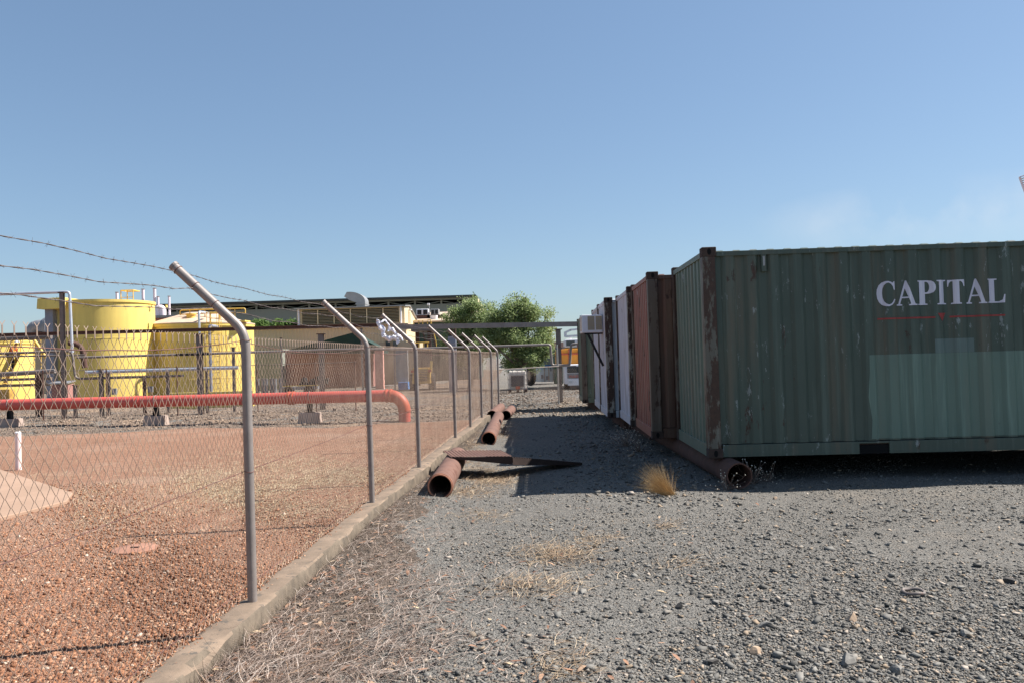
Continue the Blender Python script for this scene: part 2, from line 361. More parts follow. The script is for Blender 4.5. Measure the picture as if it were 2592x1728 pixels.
# red yard inside the fence
ysr = np.concatenate([[-8, -4], ar(-2, 22.6, .2)]); V = []; us = np.concatenate([[0, .1, .3, .6], ar(1, 45, .6)])
Vr = np.zeros((len(ysr), len(us), 3))
for j, y in enumerate(ysr):
    yy = y
    for i, u in enumerate(us):
        x = fx(y)-.10-u; e = .5*math.sin(x*.9)+.25*math.sin(x*2.3)
        y2 = y-(max(0, y-20)/2.5)*(.6+e) if y > 20 else y
        Vr[j, i] = (x, y2, -.045+.01*math.sin(x*1.1+y*.7)+.006*math.sin(x*3+y*2))
i = np.arange(Vr.shape[0]*Vr.shape[1]).reshape(Vr.shape[:2])
F = np.stack([i[:-1,1:], i[:-1,:-1], i[1:,:-1], i[1:,1:]], -1).reshape(-1, 4)
o = npmesh('red_gravel_yard', Vr.reshape(-1, 3), F, M['redgravel'], smooth=True); tag(o, kind='structure')
# grey-brown dirt strip behind the yard
xs2 = np.concatenate([[-150, -80], ar(-45, -1.2, .4)]); ys2 = np.concatenate([ar(21.4, 34, .25), [40, 55, 80, 120]])
o = grid(xs2, ys2, lambda X, Y: gz(X, Y)+.012+(.015*np.sin(X*5+Y*4)+.02*np.sin(X*2.3-Y*5.1))*(Y < 34), 'dirt_strip', M['dirt']); tag(o, kind='structure')

# kerb
kv = MB(); ky = np.concatenate([ar(-1, 14, .12), ar(14, YEND+1.2, .4)]); n0 = None
for j, y in enumerate(ky):
    x = float(fx(y)); nz = lambda s_: .006*math.sin(y*7.3+s_)+.005*math.sin(y*17.1+2*s_)+random.uniform(-.003, .003)
    chip = .05*math.exp(-((y-4.18)/.12)**2)+.03*math.exp(-((y-7.1)/.09)**2)+.04*math.exp(-((y-11.6)/.1)**2)
    ring = [(x-.105, -.25), (x-.105+nz(1), .135+nz(2)), (x-.05, .152+nz(3)*.6), (x+.045, .150+nz(4)*.6), (x+.088+nz(5)*.35-chip*.6, .150+nz(6)*.5-chip), (x+.098+nz(7)*.35, .138-chip), (x+.106+nz(8)*.7, .03), (x+.108, -.25)]
    b = len(kv.v); kv.v += [(a, y, z) for a, z in ring]
    if j:
        m = len(ring); p = b-m
        for k in range(m-1): kv.f.append((p+k, b+k, b+k+1, p+k+1))
kv.f.append(tuple(range(8))); kv.f.append(tuple(range(len(kv.v)-8, len(kv.v)))[::-1])
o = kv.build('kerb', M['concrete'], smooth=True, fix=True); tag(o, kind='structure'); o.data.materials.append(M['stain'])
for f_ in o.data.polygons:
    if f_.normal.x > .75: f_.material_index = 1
# concrete slab in the yard
pl = [gnd(x, y, .0) for x, y in ((-260,1290),(0,1308),(168,1266),(184,1245),(0,1186),(-330,1130))]
mb = MB(); n = len(pl); mb.v = [(p.x, p.y, .0) for p in pl]+[(p.x, p.y, -.15) for p in pl]
mb.f = [tuple(range(n)), tuple(range(2*n-1, n-1, -1))]+[(i, i+n, (i+1) % n+n, (i+1) % n) for i in range(n)]
tag(mb.build('concrete_slab', M['slab'], fix=True, bevel=.01), kind='structure')

# ------------------------------------------------ chain link fence
fen = thing('chain_link_fence', PB[0], 'rusty chain link fence with cranked posts and barbed wire on the concrete kerb', 'fence')
BZ = 1.77
def post_mesh():
    mb = MB(); pts = [(0,0,-.05), (0,0,.8), (0,0,BZ-.15-.08)]
    for k in range(7):
        a = k/6*rad(46); pts.append((-.16*(1-math.cos(a)), 0, BZ-.15-.06+.16*math.sin(a)*1.25))
    lx, _, lz = pts[-1]; L = .55
    pts += [(lx-L*.5*.717, 0, lz+L*.5*.697), (lx-L*.717, 0, lz+L*.697)]
    mb.tube(pts, .029, 16); return mb, pts
pm, ppts = post_mesh()
posts = []
ARM0 = Vector(ppts[-3]); ARM1 = Vector(ppts[-1])
first = None
for i, p in enumerate([P0]+PB):
    if first is None:
        first = pm.build('post', M['steel'], fen, smooth=True, local=True); q = first
        cmb = MB().tube([ARM1-(ARM1-ARM0)*.02, ARM1+(ARM1-ARM0)*.012], .0325, 16); cap0 = cmb.build('post_cap', M['steel'], first, local=True)
        ties = []
        for z in (.95-.15, 1.76-.15): tm = MB(); ties.append(tm); tm.tube([(.031*math.cos(a), .031*math.sin(a), z+.004*math.sin(a*2)) for a in np.linspace(0, 2*PI, 14)[:-1]], .0022, 5, closed=True)
        for t in (.35, .66, .93):
            c = ARM0.lerp(ARM1, t)
            for dd in (0,):
                tm = MB(); ties.append(tm); tm.tube([(c.x+dd+.031*math.cos(a)*.7, .031*math.sin(a), c.z+.031*math.cos(a)*.72) for a in np.linspace(0, 2*PI, 14)[:-1]], .0022, 5, closed=True)
        tie0 = [q_.build('tie_wire', M['redwire'], first, local=True) for q_ in ties]
    else:
        q = first.copy(); C.objects.link(q); q.parent = fen
        for c0 in [cap0]+tie0:
            c1 = c0.copy(); C.objects.link(c1); c1.parent = q
    q.location = p-PB[0]; ang = 0
    sc = 1 if i < 8 else .96
    q.rotation_euler = (random.uniform(-.008, .008), random.uniform(-.006, .01), -slope if i < 8 else -.2)
    posts.append(q)
# mesh wires
def chain(y0, y1, z0, z1, pitch, hh, r, xf, wob=.008):
    ns = int((y1-y0)/pitch); nk = int((z1-z0)/hh)+1
    ii, kk = np.meshgrid(np.arange(ns), np.arange(nk), indexing='ij')
    off = ((kk+ii) % 2); s_ = y0+(ii+off)*pitch; z = z0+kk*hh
    s_ = s_+.012*np.sin(z*3+ii*.05)*0
    # mesh bulges
    nrm = wob*np.sin(s_*2.1)*np.sin(z*2.4)+.0022*(1-2*off)
    X = xf(s_)-.034+nrm; P_ = np.stack([X, s_, z], -1)
    ang = np.array([0, 2.094, 4.189]); ring = np.stack([np.cos(ang), np.sin(ang)*.9, np.sin(ang)*.45], -1)*r
    V = (P_[:, :, None, :]+ring[None, None]).reshape(-1, 3)
    base = (ii*nk+kk)[:, :-1]*3
    F = []
    for a in range(3):
        b = (a+1) % 3; F.append(np.stack([base+a, base+b, base+3+b, base+3+a], -1).reshape(-1, 4))
    return V, np.concatenate(F), ns, nk
V, F, ns, nk = chain(P0.y-1.2, YEND, .19, 1.75, .0325, .036, .00155, fx)
npmesh('chain_link_mesh', V, F, M['wire'], smooth=True, parent=fen)
tb = MB(); ztop = .19+(nk-1)*.036
for i in range(0, ns-1):
    if (i+nk-1) % 2 == 1:
        y = P0.y-1.2+(i+1)*.0325
        if y > 14 and i % 2: pass
        x = float(fx(y))-.034; h = .030
        tb.tube([(x, y, ztop-.004), (x, y, ztop+h)], .0030, 4, cap=False)
        tb.tube([(x, y, ztop+h), (x-.003, y-.012, ztop+h+.016)], .0016, 3, cap=False)
        tb.tube([(x, y, ztop+h), (x+.003, y+.012, ztop+h+.016)], .0016, 3, cap=False)
tb.build('twisted_selvage', M['wire'], fen)
# strain wires
PP = [P0]+PB
for z, dz in ((1.755, .07), (.95, .015), (.24, .01)):
    mb = MB(); pts = []
    pp = [Vector((P0.x-slope*1.5, P0.y-1.5, .15))]+PP
    for a, b in zip(pp[:-1], pp[1:]):
        for t in np.linspace(0, 1, 14)[:-1]:
            c = a.lerp(b, t); pts.append((c.x-.036, c.y, z-dz*4*t*(1-t)*(1 if z > 1 else .5)+random.uniform(-.002, .002)))
    mb.tube(pts, .0024, 5); mb.build('strain_wire', M['redwire'], fen, smooth=True)
def barbed(pts, r=.0016, step=.105, seed=0):
    mb = MB(); rr = random.Random(seed); L = 0; fine = []
    for a, b in zip(pts[:-1], pts[1:]):
        d = (b-a).length; n = max(1, int(d/.035))
        for k in range(n): fine.append(a.lerp(b, k/n))
    fine.append(pts[-1])
    for ph in (0, PI):
        mb.tube([p+Vector((math.cos(i*1.1+ph), 0, math.sin(i*1.1+ph)))*.0017 for i, p in enumerate(fine)], r, 4, cap=False)
    acc = 0
    for i in range(1, len(fine)):
        acc += (fine[i]-fine[i-1]).length
        if acc > step:
            acc = rr.uniform(-.012, .012); c = fine[i]
            for k in range(2):
                a = rr.uniform(0, PI); d = Vector((math.cos(a), rr.uniform(-.35, .35), math.sin(a))).normalized()*.017
                mb.tube([c-d, c+d], [.0006, .0006], 3, cap=False)
            mb.tube([c-Vector((0, .006, 0)), c+Vector((0, .006, 0))], .0034, 5)
    return mb
for wi, (t, sag) in enumerate(((.95, .03), (.66, .045), (.35, .03))):
    pts = []; tip = []
    for p in [Vector((P0.x-slope*1.6, P0.y-1.6, .15))]+PP:
        c = ARM0.lerp(ARM1, t); tip.append(Vector((p.x+c.x-.01, p.y, p.z+c.z-.02)))
    for j, (a, b) in enumerate(zip(tip[:-1], tip[1:])):
        sg = sag*(1+.6*math.sin(j*2.3+wi)) if j > 1 else (.012, .054, .070)[wi]
        for k in range(12):
            u = k/12; c = a.lerp(b, u); pts.append(Vector((c.x+.004*math.sin(k*2.1+j), c.y, c.z-sg*4*u*(1-u)+.006*math.sin(k*1.9+wi*2))))
    pts.append(tip[-1]); barbed(pts, seed=wi).build('barbed_wire', M['barb'], fen)

# plastic bag caught on the wire
def bag():
    c = at(985, 838, PB[1].y+1.9); org = Vector((c.x, c.y, c.z))
    mb = MB(); sc = PB[1].y/FPX
    path = [(-28,-30,9),(-27,-18,13),(-16,-4,11),(-14,12,12),(-2,20,13),(10,17,13),(20,22,12),(22,32,7)]
    loop = [(-20,-24,5),(-8,-28,5),(-1,-18,4),(0,-2,7),(8,-4,8),(18,6,8),(26,14,7),(35,27,4)]
    for pth in (path, loop):
        pts = [org+Vector((a*sc*1.2, random.uniform(-.03, .03), -b*sc*1.2)) for a, b, r in pth]
        fine = []; rr = []
        for i in range(len(pts)-1):
            for k in range(4):
                u = k/4; fine.append(pts[i].lerp(pts[i+1], u)); rr.append((pth[i][2]*(1-u)+pth[i+1][2]*u)*sc*.55*random.uniform(.7, 1.25))
        fine.append(pts[-1]); rr.append(pth[-1][2]*sc*.3)
        mb.tube(fine, rr, 12)
    v = np.array(mb.v); k = v*38
    v += .007*np.stack([np.sin(k[:,1]*1.3+k[:,2]), np.sin(k[:,0]+k[:,2]*1.7), np.sin(k[:,0]*1.5+k[:,1])], -1)+rng.uniform(-.003, .003, v.shape)
    mb.v = [tuple(a) for a in v]
    o = mb.build('plastic_bag', M['bag']); tag(o, 'torn white plastic bag snagged on the barbed wire beside a fence post', 'plastic bag')
bag()

# ------------------------------------------------ shipping containers
L20, W20, H20 = 6.058, 2.438, 2.591
PIT = .278; CDEP = .038
def cor(u, pit=PIT, dep=CDEP):                       # 0 outer .. dep inner
    t = (u % pit)/pit
    if t < .34: return 0
    if t < .5: return dep*(t-.34)/.16
    if t < .84: return dep
    return dep*(1-(t-.84)/.16)
def corr_breaks(u0, u1, pit=PIT):
    out = [u0]; k = math.floor(u0/pit)
    while k*pit < u1:
        for t in (0, .34, .5, .84):
            x = (k+t)*pit
            if u0+1e-4 < x < u1-1e-4: out.append(x)
        k += 1
    return out+[u1]
YW = .018                                            # wall recess behind the outer plane
def wall_long(mb, u0, u1, z0, z1, y, sgn):
    us = corr_breaks(u0, u1); n = len(mb.v); zs = np.linspace(z0, z1, 5)
    for u in us:
        for z in zs: mb.v.append((u, y+sgn*cor(u), z))
    m = len(zs)
    for i in range(len(us)-1):
        for j in range(m-1): mb.f.append((n+i*m+j, n+(i+1)*m+j, n+(i+1)*m+j+1, n+i*m+j+1))
def wall_end(mb, v0, v1, z0, z1, x, sgn, pit=.235):
    us = [v0]; k = 0; n = len(mb.v)
    def cr(u):
        t = ((u-v0) % pit)/pit; D = .055
        return 0 if t < .42 else D*(t-.42)/.12 if t < .54 else D if t < .86 else D*(1-(t-.86)/.14)
    while v0+k*pit < v1:
        us += [v0+(k+t)*pit for t in (.42, .54, .86, .9999) if v0+(k+t)*pit < v1]; k += 1
    us.append(v1)
    for u in us: mb.v += [(x+sgn*cr(u), u, z0), (x+sgn*cr(u), u, z1)]
    for i in range(len(us)-1): mb.f.append((n+i*2, n+i*2+1, n+i*2+3, n+i*2+2))
def container(x, y, z, yaw, label, side, end, pst, rail, tilt=0, pockets=True, name='shipping_container', grp='shipping containers side by side on pipes'):
    t = thing(name, (x, y, z), label, 'shipping container', grp, -yaw); t.rotation_euler = (0, tilt, -yaw)
    L, W, H = L20, W20, H20
    mb = MB(); wall_long(mb, .17, L-.17, .17, H-.115, YW, 1); mb.build('side_panel', side, t, local=True)
    mb = MB(); wall_long(mb, .17, L-.17, .17, H-.115, W-YW, -1); mb.build('side_panel', side, t, local=True)
    mb = MB(); wall_end(mb, .17, W-.17, .16, H-.12, .02, 1); mb.build('end_panel', end, t, local=True)
    mb = MB(); wall_end(mb, .17, W-.17, .16, H-.12, L-.02, -1); mb.build('end_panel', end, t, local=True)
    mb = MB(); n = 0; us = corr_breaks(.16, L-.16, .209)
    for u in us:
        zz = H-.055+.022-cor(u, .209, .022); mb.v += [(u, .06, H-.058), (u, .14, zz), (u, W-.14, zz), (u, W-.06, H-.058)]
    for i in range(len(us)-1):
        for k in range(3): mb.f.append((i*4+k, i*4+4+k, i*4+5+k, i*4+k+1))
    mb.build('roof', rail, t, local=True)
    mb = MB().box(.16, L-.16, .05, W-.05, .12, .16); mb.build('floor_frame', P['cast'], t, local=True)
    for yy in (0, 1):
        a, b = (.006, .066) if yy == 0 else (W-.066, W-.006)
        MB().box(.178, L-.178, a, b, H-.118, H-.058).build('top_rail', rail, t, local=True, bevel=.004)
        a, b = (.010, .055) if yy == 0 else (W-.055, W-.010)
        mb = MB(); c1 = L/2-1.025; c2 = L/2+1.025
        if pockets:
            for s0, s1 in ((.178, c1-.18), (c1+.18, c2-.18), (c2+.18, L-.178)): mb.box(s0, s1, a, b, .012, .162)
            for c_ in (c1, c2): mb.box(c_-.18, c_+.18, a+.002, b-.002, .138, .160)
        else: mb.box(.178, L-.178, a, b, .012, .162)
        mb.build('bottom_rail', rail, t, local=True, bevel=.004)
    if pockets:
        for c_ in (c1, c2):
            MB().box(c_-.179, c_+.179, .030, W-.060, .014, .117).build('forklift_pocket', M['dark'], t, local=True)
    for xx in (0, 1):
        a, b = (.006, .066) if xx == 0 else (L-.066, L-.006)
        MB().box(a, b, .162, W-.162, H-.120, H-.05).build('end_rail', end, t, local=True, bevel=.004)
        a, b = (.008, .06) if xx == 0 else (L-.06, L-.008)
        MB().box(a, b, .162, W-.162, .01, .164).build('end_sill', end, t, local=True, bevel=.004)
        for yy in (0, 1):
            x0 = 0.004 if xx == 0 else L-.160; y0 = .004 if yy == 0 else W-.150
            MB().box(x0, x0+.156, y0, y0+.146, .116, H-.116).build('corner_post', pst, t, local=True, bevel=.008)
            for zz in (0, H-.118):
                x1 = 0 if xx == 0 else L-.178; y1 = 0 if yy == 0 else W-.162
                cb = MB().box(x1, x1+.178, y1, y1+.162, zz, zz+.118); co_ = cb.build('corner_casting', P['cast'], t, local=True, bevel=.01)
                hx = x1+.089; hz = zz+.059; yf = y1-.002 if yy == 0 else y1+.164
                hm = MB(); n = 20
                hm.v = [(hx+.024*math.cos(2*PI*k/n), yf, hz+.04*math.sin(2*PI*k/n)) for k in range(n)]
                hm.f = [tuple(range(n))] if yy == 0 else [tuple(range(n))[::-1]]
                if yy == 0: hm.build('casting_hole', M['dark'], co_, local=True)
    return t
yawr = rad(2.2)
def cont_at(px, py, d, zb, **k):
    p = at(px, py, d); return container(p.x, d, zb, yawr, **k)
d1 = 10.06
pA = at(1776, 626, d1); ZB1 = pA.z-H20; print('C1', pA, ZB1)
c1 = container(pA.x, d1, ZB1, yawr, 'dark green shipping container lettered CAPITAL above a lighter repainted patch, nearest in the row', P['green'], P['greenend'], P['post'], P['green'])
ends = []
for px, py, d, lab, sd_, en, ps, ra in (
    (1637, 688, 12.72, 'brown rusty shipping container with red corrugated end directly behind the nearest green one', P['brown'], P['redend'], P['postb'], P['brown']),
    (1586, 725, 15.18, 'off white shipping container with rust streaked corner post behind the brown one', P['white'], P['whiteend'], P['postw'], P['white']),
    (1529, 753, 17.64, 'clean white shipping container with an air conditioner bracketed on its end', P['white'], P['whiteend'], P['postw'], P['white']),
    (1511, 771, 20.10, 'peeling white shipping container with rusty top rail behind the air conditioner', P['white'], P['whiteend'], P['postw'], P['whiteend']),
    (1468, 801, 24.3, 'olive green shipping container at the far end of the row beside the pipe gantry', P['olive'], P['olive'], P['postb'], P['olive'])):
    p = at(px, py, d); zb = p.z-H20; print('cont', px, p, zb)
    ends.append(container(p.x, d, max(zb, .2), yawr, lab, sd_, en, ps, ra))
# stuff painted on the near container: polygons cut at the corrugation and pushed onto it
def decal(name, polys, m, lift=.0025, parent=c1):
    bm = bmesh.new()
    for outer, holes in polys:
        loops = [outer]+holes; edges = []
        for lp in loops:
            vs = [bm.verts.new((a, 0, b)) for a, b in lp]
            edges += [bm.edges.new((vs[i], vs[(i+1) % len(vs)])) for i in range(len(vs))]
        bmesh.ops.triangle_fill(bm, edges=edges, use_beauty=True, normal=(0, -1, 0))
    xs_ = [v.co.x for v in bm.verts]
    for u in corr_breaks(min(xs_), max(xs_))[1:-1]:
        bmesh.ops.bisect_plane(bm, geom=bm.verts[:]+bm.edges[:]+bm.faces[:], plane_co=(u, 0, 0), plane_no=(1, 0, 0), dist=1e-5)
    for v in bm.verts: v.co.y = YW+cor(v.co.x)-lift
    for f_ in bm.faces:
        f_.normal_update()
        if f_.normal.y > 0: f_.normal_flip()
    me = bpy.data.meshes.new(name); bm.to_mesh(me); bm.free(); me.materials.append(m)
    ob = bpy.data.objects.new(name, me); C.objects.link(ob); ob.parent = parent; return ob
def loc(px, py):                                      # pixel -> local x,z on the near container's face
    r = ray(px, py); o = Vector((0, 0, CAMZ)); nrm = Vector((math.sin(yawr), math.cos(yawr), 0)); q0 = Vector((pA.x, d1, 0))
    k = (q0-o).dot(nrm)/r.dot(nrm); h = o+r*k; e = Vector((math.cos(yawr), -math.sin(yawr), 0)); return ((h-q0).dot(e), h.z-ZB1)
def arc(cx, cz, rx, rz, a0, a1, n=16): return [(cx+rx*math.cos(rad(a0+(a1-a0)*i/n)), cz+rz*math.sin(rad(a0+(a1-a0)*i/n))) for i in range(n+1)]
def letterC():
    o = arc(.36, .5, .36, .52, 42, 318, 30); inn = arc(.38, .5, .215, .46, 300, 60, 24)
    return [([(.60, 1.0), (.655, 1.0), (.665, .62), (.62, .62), (.585, .76)]+inn[::-1][0:]+[(.66, .20), (.70, .17)]+o[::-1][1:-1]+[(.56, .93)], [])]
def C_poly():
    out = [(.66, .985), (.70, .985), (.70, .64), (.66, .64)]
    out += [(.62, .80), (.55, .90), (.46, .945), (.38, .93), (.30, .84), (.255, .70), (.24, .52), (.25, .34), (.29, .19), (.36, .09), (.45, .05), (.54, .075), (.61, .15), (.67, .27), (.71, .25), (.66, .12), (.58, .03), (.47, -.02), (.35, -.02), (.22, .04), (.11, .15), (.04, .31), (.02, .50), (.04, .68), (.11, .84), (.22, .95), (.35, 1.01), (.46, 1.01), (.55, .98), (.62, .93)]
    return [(out, [])]
def A_poly():
    return [([(.40, 1.02), (.44, 1.02), (.76, .06), (.84, .045), (.84, 0), (.50, 0), (.50, .045), (.58, .06), (.51, .30), (.25, .30), (.17, .07), (.26, .045), (.26, 0), (0, 0), (0, .045), (.09, .07)], [[(.27, .36), (.49, .36), (.385, .70)]])]
def P_poly():
    o = [(0, 1), (.42, 1), (.56, .975), (.66, .90), (.71, .80), (.72, .70), (.70, .60), (.63, .51), (.52, .46), (.40, .45), (.33, .45), (.33, .06), (.42, .045), (.42, 0), (0, 0), (0, .045), (.08, .06), (.08, .94), (0, .955)]
    h = [(.33, .94), (.40, .94), (.46, .90), (.49, .82), (.50, .73), (.49, .63), (.46, .55), (.40, .51), (.33, .51)]
    return [(o, [h])]
def I_poly(): return [([(0, 1), (.42, 1), (.42, .955), (.33, .94), (.33, .06), (.42, .045), (.42, 0), (0, 0), (0, .045), (.09, .06), (.09, .94), (0, .955)], [])]
def T_poly(): return [([(0, 1), (.70, 1), (.71, .72), (.67, .72), (.63, .86), (.56, .935), (.48, .94), (.48, .06), (.57, .045), (.57, 0), (.14, 0), (.14, .045), (.23, .06), (.23, .94), (.15, .935), (.08, .86), (.04, .72), (0, .72)], [])]
def L_poly(): return [([(0, 1), (.44, 1), (.44, .955), (.33, .94), (.33, .06), (.50, .06), (.60, .12), (.66, .34), (.71, .34), (.68, 0), (0, 0), (0, .045), (.08, .06), (.08, .94), (0, .955)], [])]
letters = ((C_poly, 2221.6, 2266, 713, 775), (A_poly, 2270.5, 2321.5, 712, 774), (P_poly, 2323.5, 2369.5, 710, 772.5), (I_poly, 2372, 2397.5, 709, 771), (T_poly, 2402, 2442, 708.5, 770), (A_poly, 2448, 2498.5, 707, 769), (L_poly, 2501, 2545, 705.5, 767))
polys = []
for fn, xa, xb, yt, yb in letters:
    (xl, zt), (xr, _), (_, zb_) = loc(xa, yt), loc(xb, yt), loc(xa, yb)
    for outer, holes in fn():
        mw = max(a for a, b in outer); mn = min(a for a, b in outer)
        tr = lambda lp: [(xl+(a-mn)/(mw-mn)*(xr-xl), zb_+b*(zt-zb_)) for a, b in lp]
        polys.append((tr(outer), [tr(h) for h in holes]))
def quadpx(x0, y0, x1, y1):
    a = loc(x0, y0); b = loc(x1, y1); return [(a[0], a[1]), (b[0], a[1]), (b[0], b[1]), (a[0], b[1])]
decal('lettering', polys, P['text'], .005)
zl = loc(2230, 805)[1]; zl2 = loc(2230, 808.5)[1]
x0, x1_, x2_, x3_ = loc(2225, 805)[0], loc(2369, 802)[0], loc(2409, 801)[0], loc(2546, 797)[0]
tx = loc(2387, 800)
polys = [([(x0, zl), (x1_, zl), (x1_, zl-.02), (x0, zl-.02)], []), ([(x2_, zl), (x3_, zl), (x3_, zl-.02), (x2_, zl-.02)], []),
         ([(tx[0]-.055, zl+.038), (tx[0]+.055, zl+.038), (tx[0], zl-.062)], [])]
decal('red_underline', polys, P['redmark'], .006)
a = loc(2202, 898); b = loc(2592, 1100); ztp = a[1]; xr = L20-.18
xl2, xr2 = loc(2369, 880)[0], loc(2472, 880)[0]; zt2 = ztp+.17
xl_b = loc(2208, 1105)[0]
patch = [(a[0], ztp), (xl2, ztp), (xl2+.004, ztp), (xr, ztp), (xr, .19), (xl_b, .19), (xl_b+.02, .5), (xl_b-.02, .72)]
decal('repainted_patch', [([(a[0], ztp), (xr, ztp), (xr, .19), (xl_b, .19), (xl_b+.015, .42), (xl_b-.02, .70), (a[0]-.004, 1.0)], [])], P['greenlight'], .003)
decal('grey_patch', [([(xl2, zt2), (xr2, zt2), (xr2, ztp+.002), (xl2, ztp+.002)], [])], P['greyblue'], .003)
vx, vz = loc(1927, 645); vx2, vz2 = loc(1941, 687)
vt = MB().box(vx, vx2, YW-.012, YW+.05, vz2, vz).build('vent', P['green'], c1, local=True, bevel=.004)
MB().box(vx+.018, vx2-.018, YW-.016, YW, vz2+.07, vz-.02).build('vent_cover', M['galv'], vt, local=True)

# air conditioner on the fourth container
pc = at(1529, 753, 17.64); fy = 18.75; xe = pc.x+math.tan(yawr)*(fy-17.64)
ax0 = at(1473, 825, fy-.3).x; az1 = at(1500, 797, fy-.3).z; az0 = az1-.40
ac = thing('air_conditioner', (xe, fy, az0), 'white box air conditioner mounted on the end of the white container', 'air conditioner')
MB().box(ax0, xe-.002, fy-.32, fy+.32, az0, az1).build('casing', M['white'], ac, bevel=.012)
g = MB()
for k in range(11): g.box(ax0-.006, ax0-.001, fy-.27, fy+.27, az0+.05+k*.029, az0+.062+k*.029)
g.build('front_grille', M['louvre'], ac)
gx = ax0+.13
for a_, b_ in ((gx, gx+(xe-gx)*.45), (gx+(xe-gx)*.53, xe-.02)):
    g = MB().box(a_, b_, fy-.325, fy-.320, az0+.06, az1-.035); gg = g.build('side_louvre', M['louvre'], ac)
    g = MB()
    for k in range(10): g.box(a_+.006, b_-.006, fy-.331, fy-.325, az0+.075+k*.028, az0+.084+k*.028)
    g.build('louvre_slat', M['galv'], gg)
for yy in (fy-.20,):
    MB().bar((ax0+.06, yy, az0-.02), (xe, yy, az0-.02), .03, .03).bar((ax0+.14, yy, az0-.03), (xe-.005, yy, az0-.75), .05, .05).build('bracket', M['black'], ac)

# ------------------------------------------------ steel pipes on the ground
def ring_pipe(name, a, b, R, r, m, rim, label, grp=None, extra=None):
    a = Vector(a); b = Vector(b); d = (b-a).normalized(); n = 28
    t = thing(name, (a+b)/2-Vector((0, 0, R)), label, 'steel pipe', grp)
    u = d.cross(Vector((0, 0, 1))).normalized(); w_ = u.cross(d)
    mb = MB(); K = 8
    for rr, sgn in ((R, 1), (r, -1)):
        st = len(mb.v)
        for i in range(K+1):
            c = a.lerp(b, i/K)
            for k in range(n):
                g_ = 2*PI*k/n; q = rr*(1+.006*math.sin(i*2.1+k)); mb.v.append(tuple(c+(u*math.cos(g_)+w_*math.sin(g_))*q))
        for i in range(K):
            for k in range(n):
                k2 = (k+1) % n; f = (st+i*n+k, st+i*n+k2, st+(i+1)*n+k2, st+(i+1)*n+k); mb.f.append(f if sgn > 0 else f[::-1])
    N = (K+1)*n
    for e in (0, K):
        for k in range(n):
            k2 = (k+1) % n; mb.f.append((e*n+k, N+e*n+k, N+e*n+k2, e*n+k2))
    mb.build('pipe_wall', m, t, smooth=True, fix=False)
    if rim:
        mb = MB(); 
        for off in (0, .028):
            mb.tube([a+d*(off-.004)+(u*math.cos(g_)+w_*math.sin(g_))*(R+.001-(.012 if off == 0 else 0)) for g_ in np.linspace(0, 2*PI, 33)[:-1]], .008 if off == 0 else .005, 6, closed=True)
        mb.build('pipe_rim', rim, t, smooth=True)
    return t
def gp(x, y, zc): 
    p = gnd(x, y, zc); return p
pa0 = gp(1114, 1230, .15); pa1 = gp(1158, 1155, .16)
ring_pipe('steel_pipe', pa0, pa1, .145, .125, M['rusty'], M['rust_or'], 'rusty steel pipe with open orange rimmed mouth beside the kerb, nearest on the left', 'rusty pipes beside the kerb')
pb0 = gp(1237, 1110, .14); pb1 = gp(1262, 1053, .14)
ring_pipe('steel_pipe', pb0, pb1, .135, .117, M['rusty'], M['rust_or'], 'long rusty pipe farther along the kerb with open mouth beyond the metal planks', 'rusty pipes beside the kerb')
pc0 = gp(1257, 1051, .13); pc1 = gp(1276, 1030, .13)
ring_pipe('steel_pipe', pc0+Vector((-.12, .1, 0)), pc1+Vector((-.1, 0, 0)), .135, .117, M['rusty'], None, 'short rusty pipe length against the last fence posts', 'rusty pipes beside the kerb')
pd0 = gp(1281, 1050, .13); pd1 = gp(1295, 1035, .13)
tt = ring_pipe('steel_pipe', pd0, pd1, .125, .108, M['rusty'], None, 'short rusty pipe with black band at its far end near the shade edge', 'rusty pipes beside the kerb')
dd_ = (pd1-pd0).normalized(); MB().tube([pd1-dd_*.1, pd1+dd_*.45], .132, 24).build('black_band', M['black'], tt, smooth=True)
pe0 = gp(1872, 1203, .15); pe1 = gp(1668, 1096, .15)
ring_pipe('steel_pipe', pe0, Vector((pe1.x, 15.2, .15)), .15, .135, M['rustdark'], None, 'dark rusty pipe propping up the near green container, open mouth by dry weeds', None)
# supports under the rest of the row
for xx, lab in ((8.1, 'rusty pipe prop under the far right end of the container row'),):
    ring_pipe('steel_pipe', (xx, 9.9, .15), (xx+.5, 26.5, .15), .15, .135, M['rustdark'], None, lab)
MBx = MB(); p = ends[1].location
for e, lab in zip(ends[1:], ('dark timber bearer under the off white container', 'dark timber bearer under the white air conditioned container', 'dark timber bearer under the peeling white container', 'dark timber bearer under the olive container')):
    lx = e.location; z = lx.z
    o = MB().box(lx.x+.35, lx.x+.55, lx.y+.1, lx.y+2.25, -.05, z-.004).build('timber_bearer', M['rustdark']); tag(o, lab, 'bearer', 'bearers under the containers')

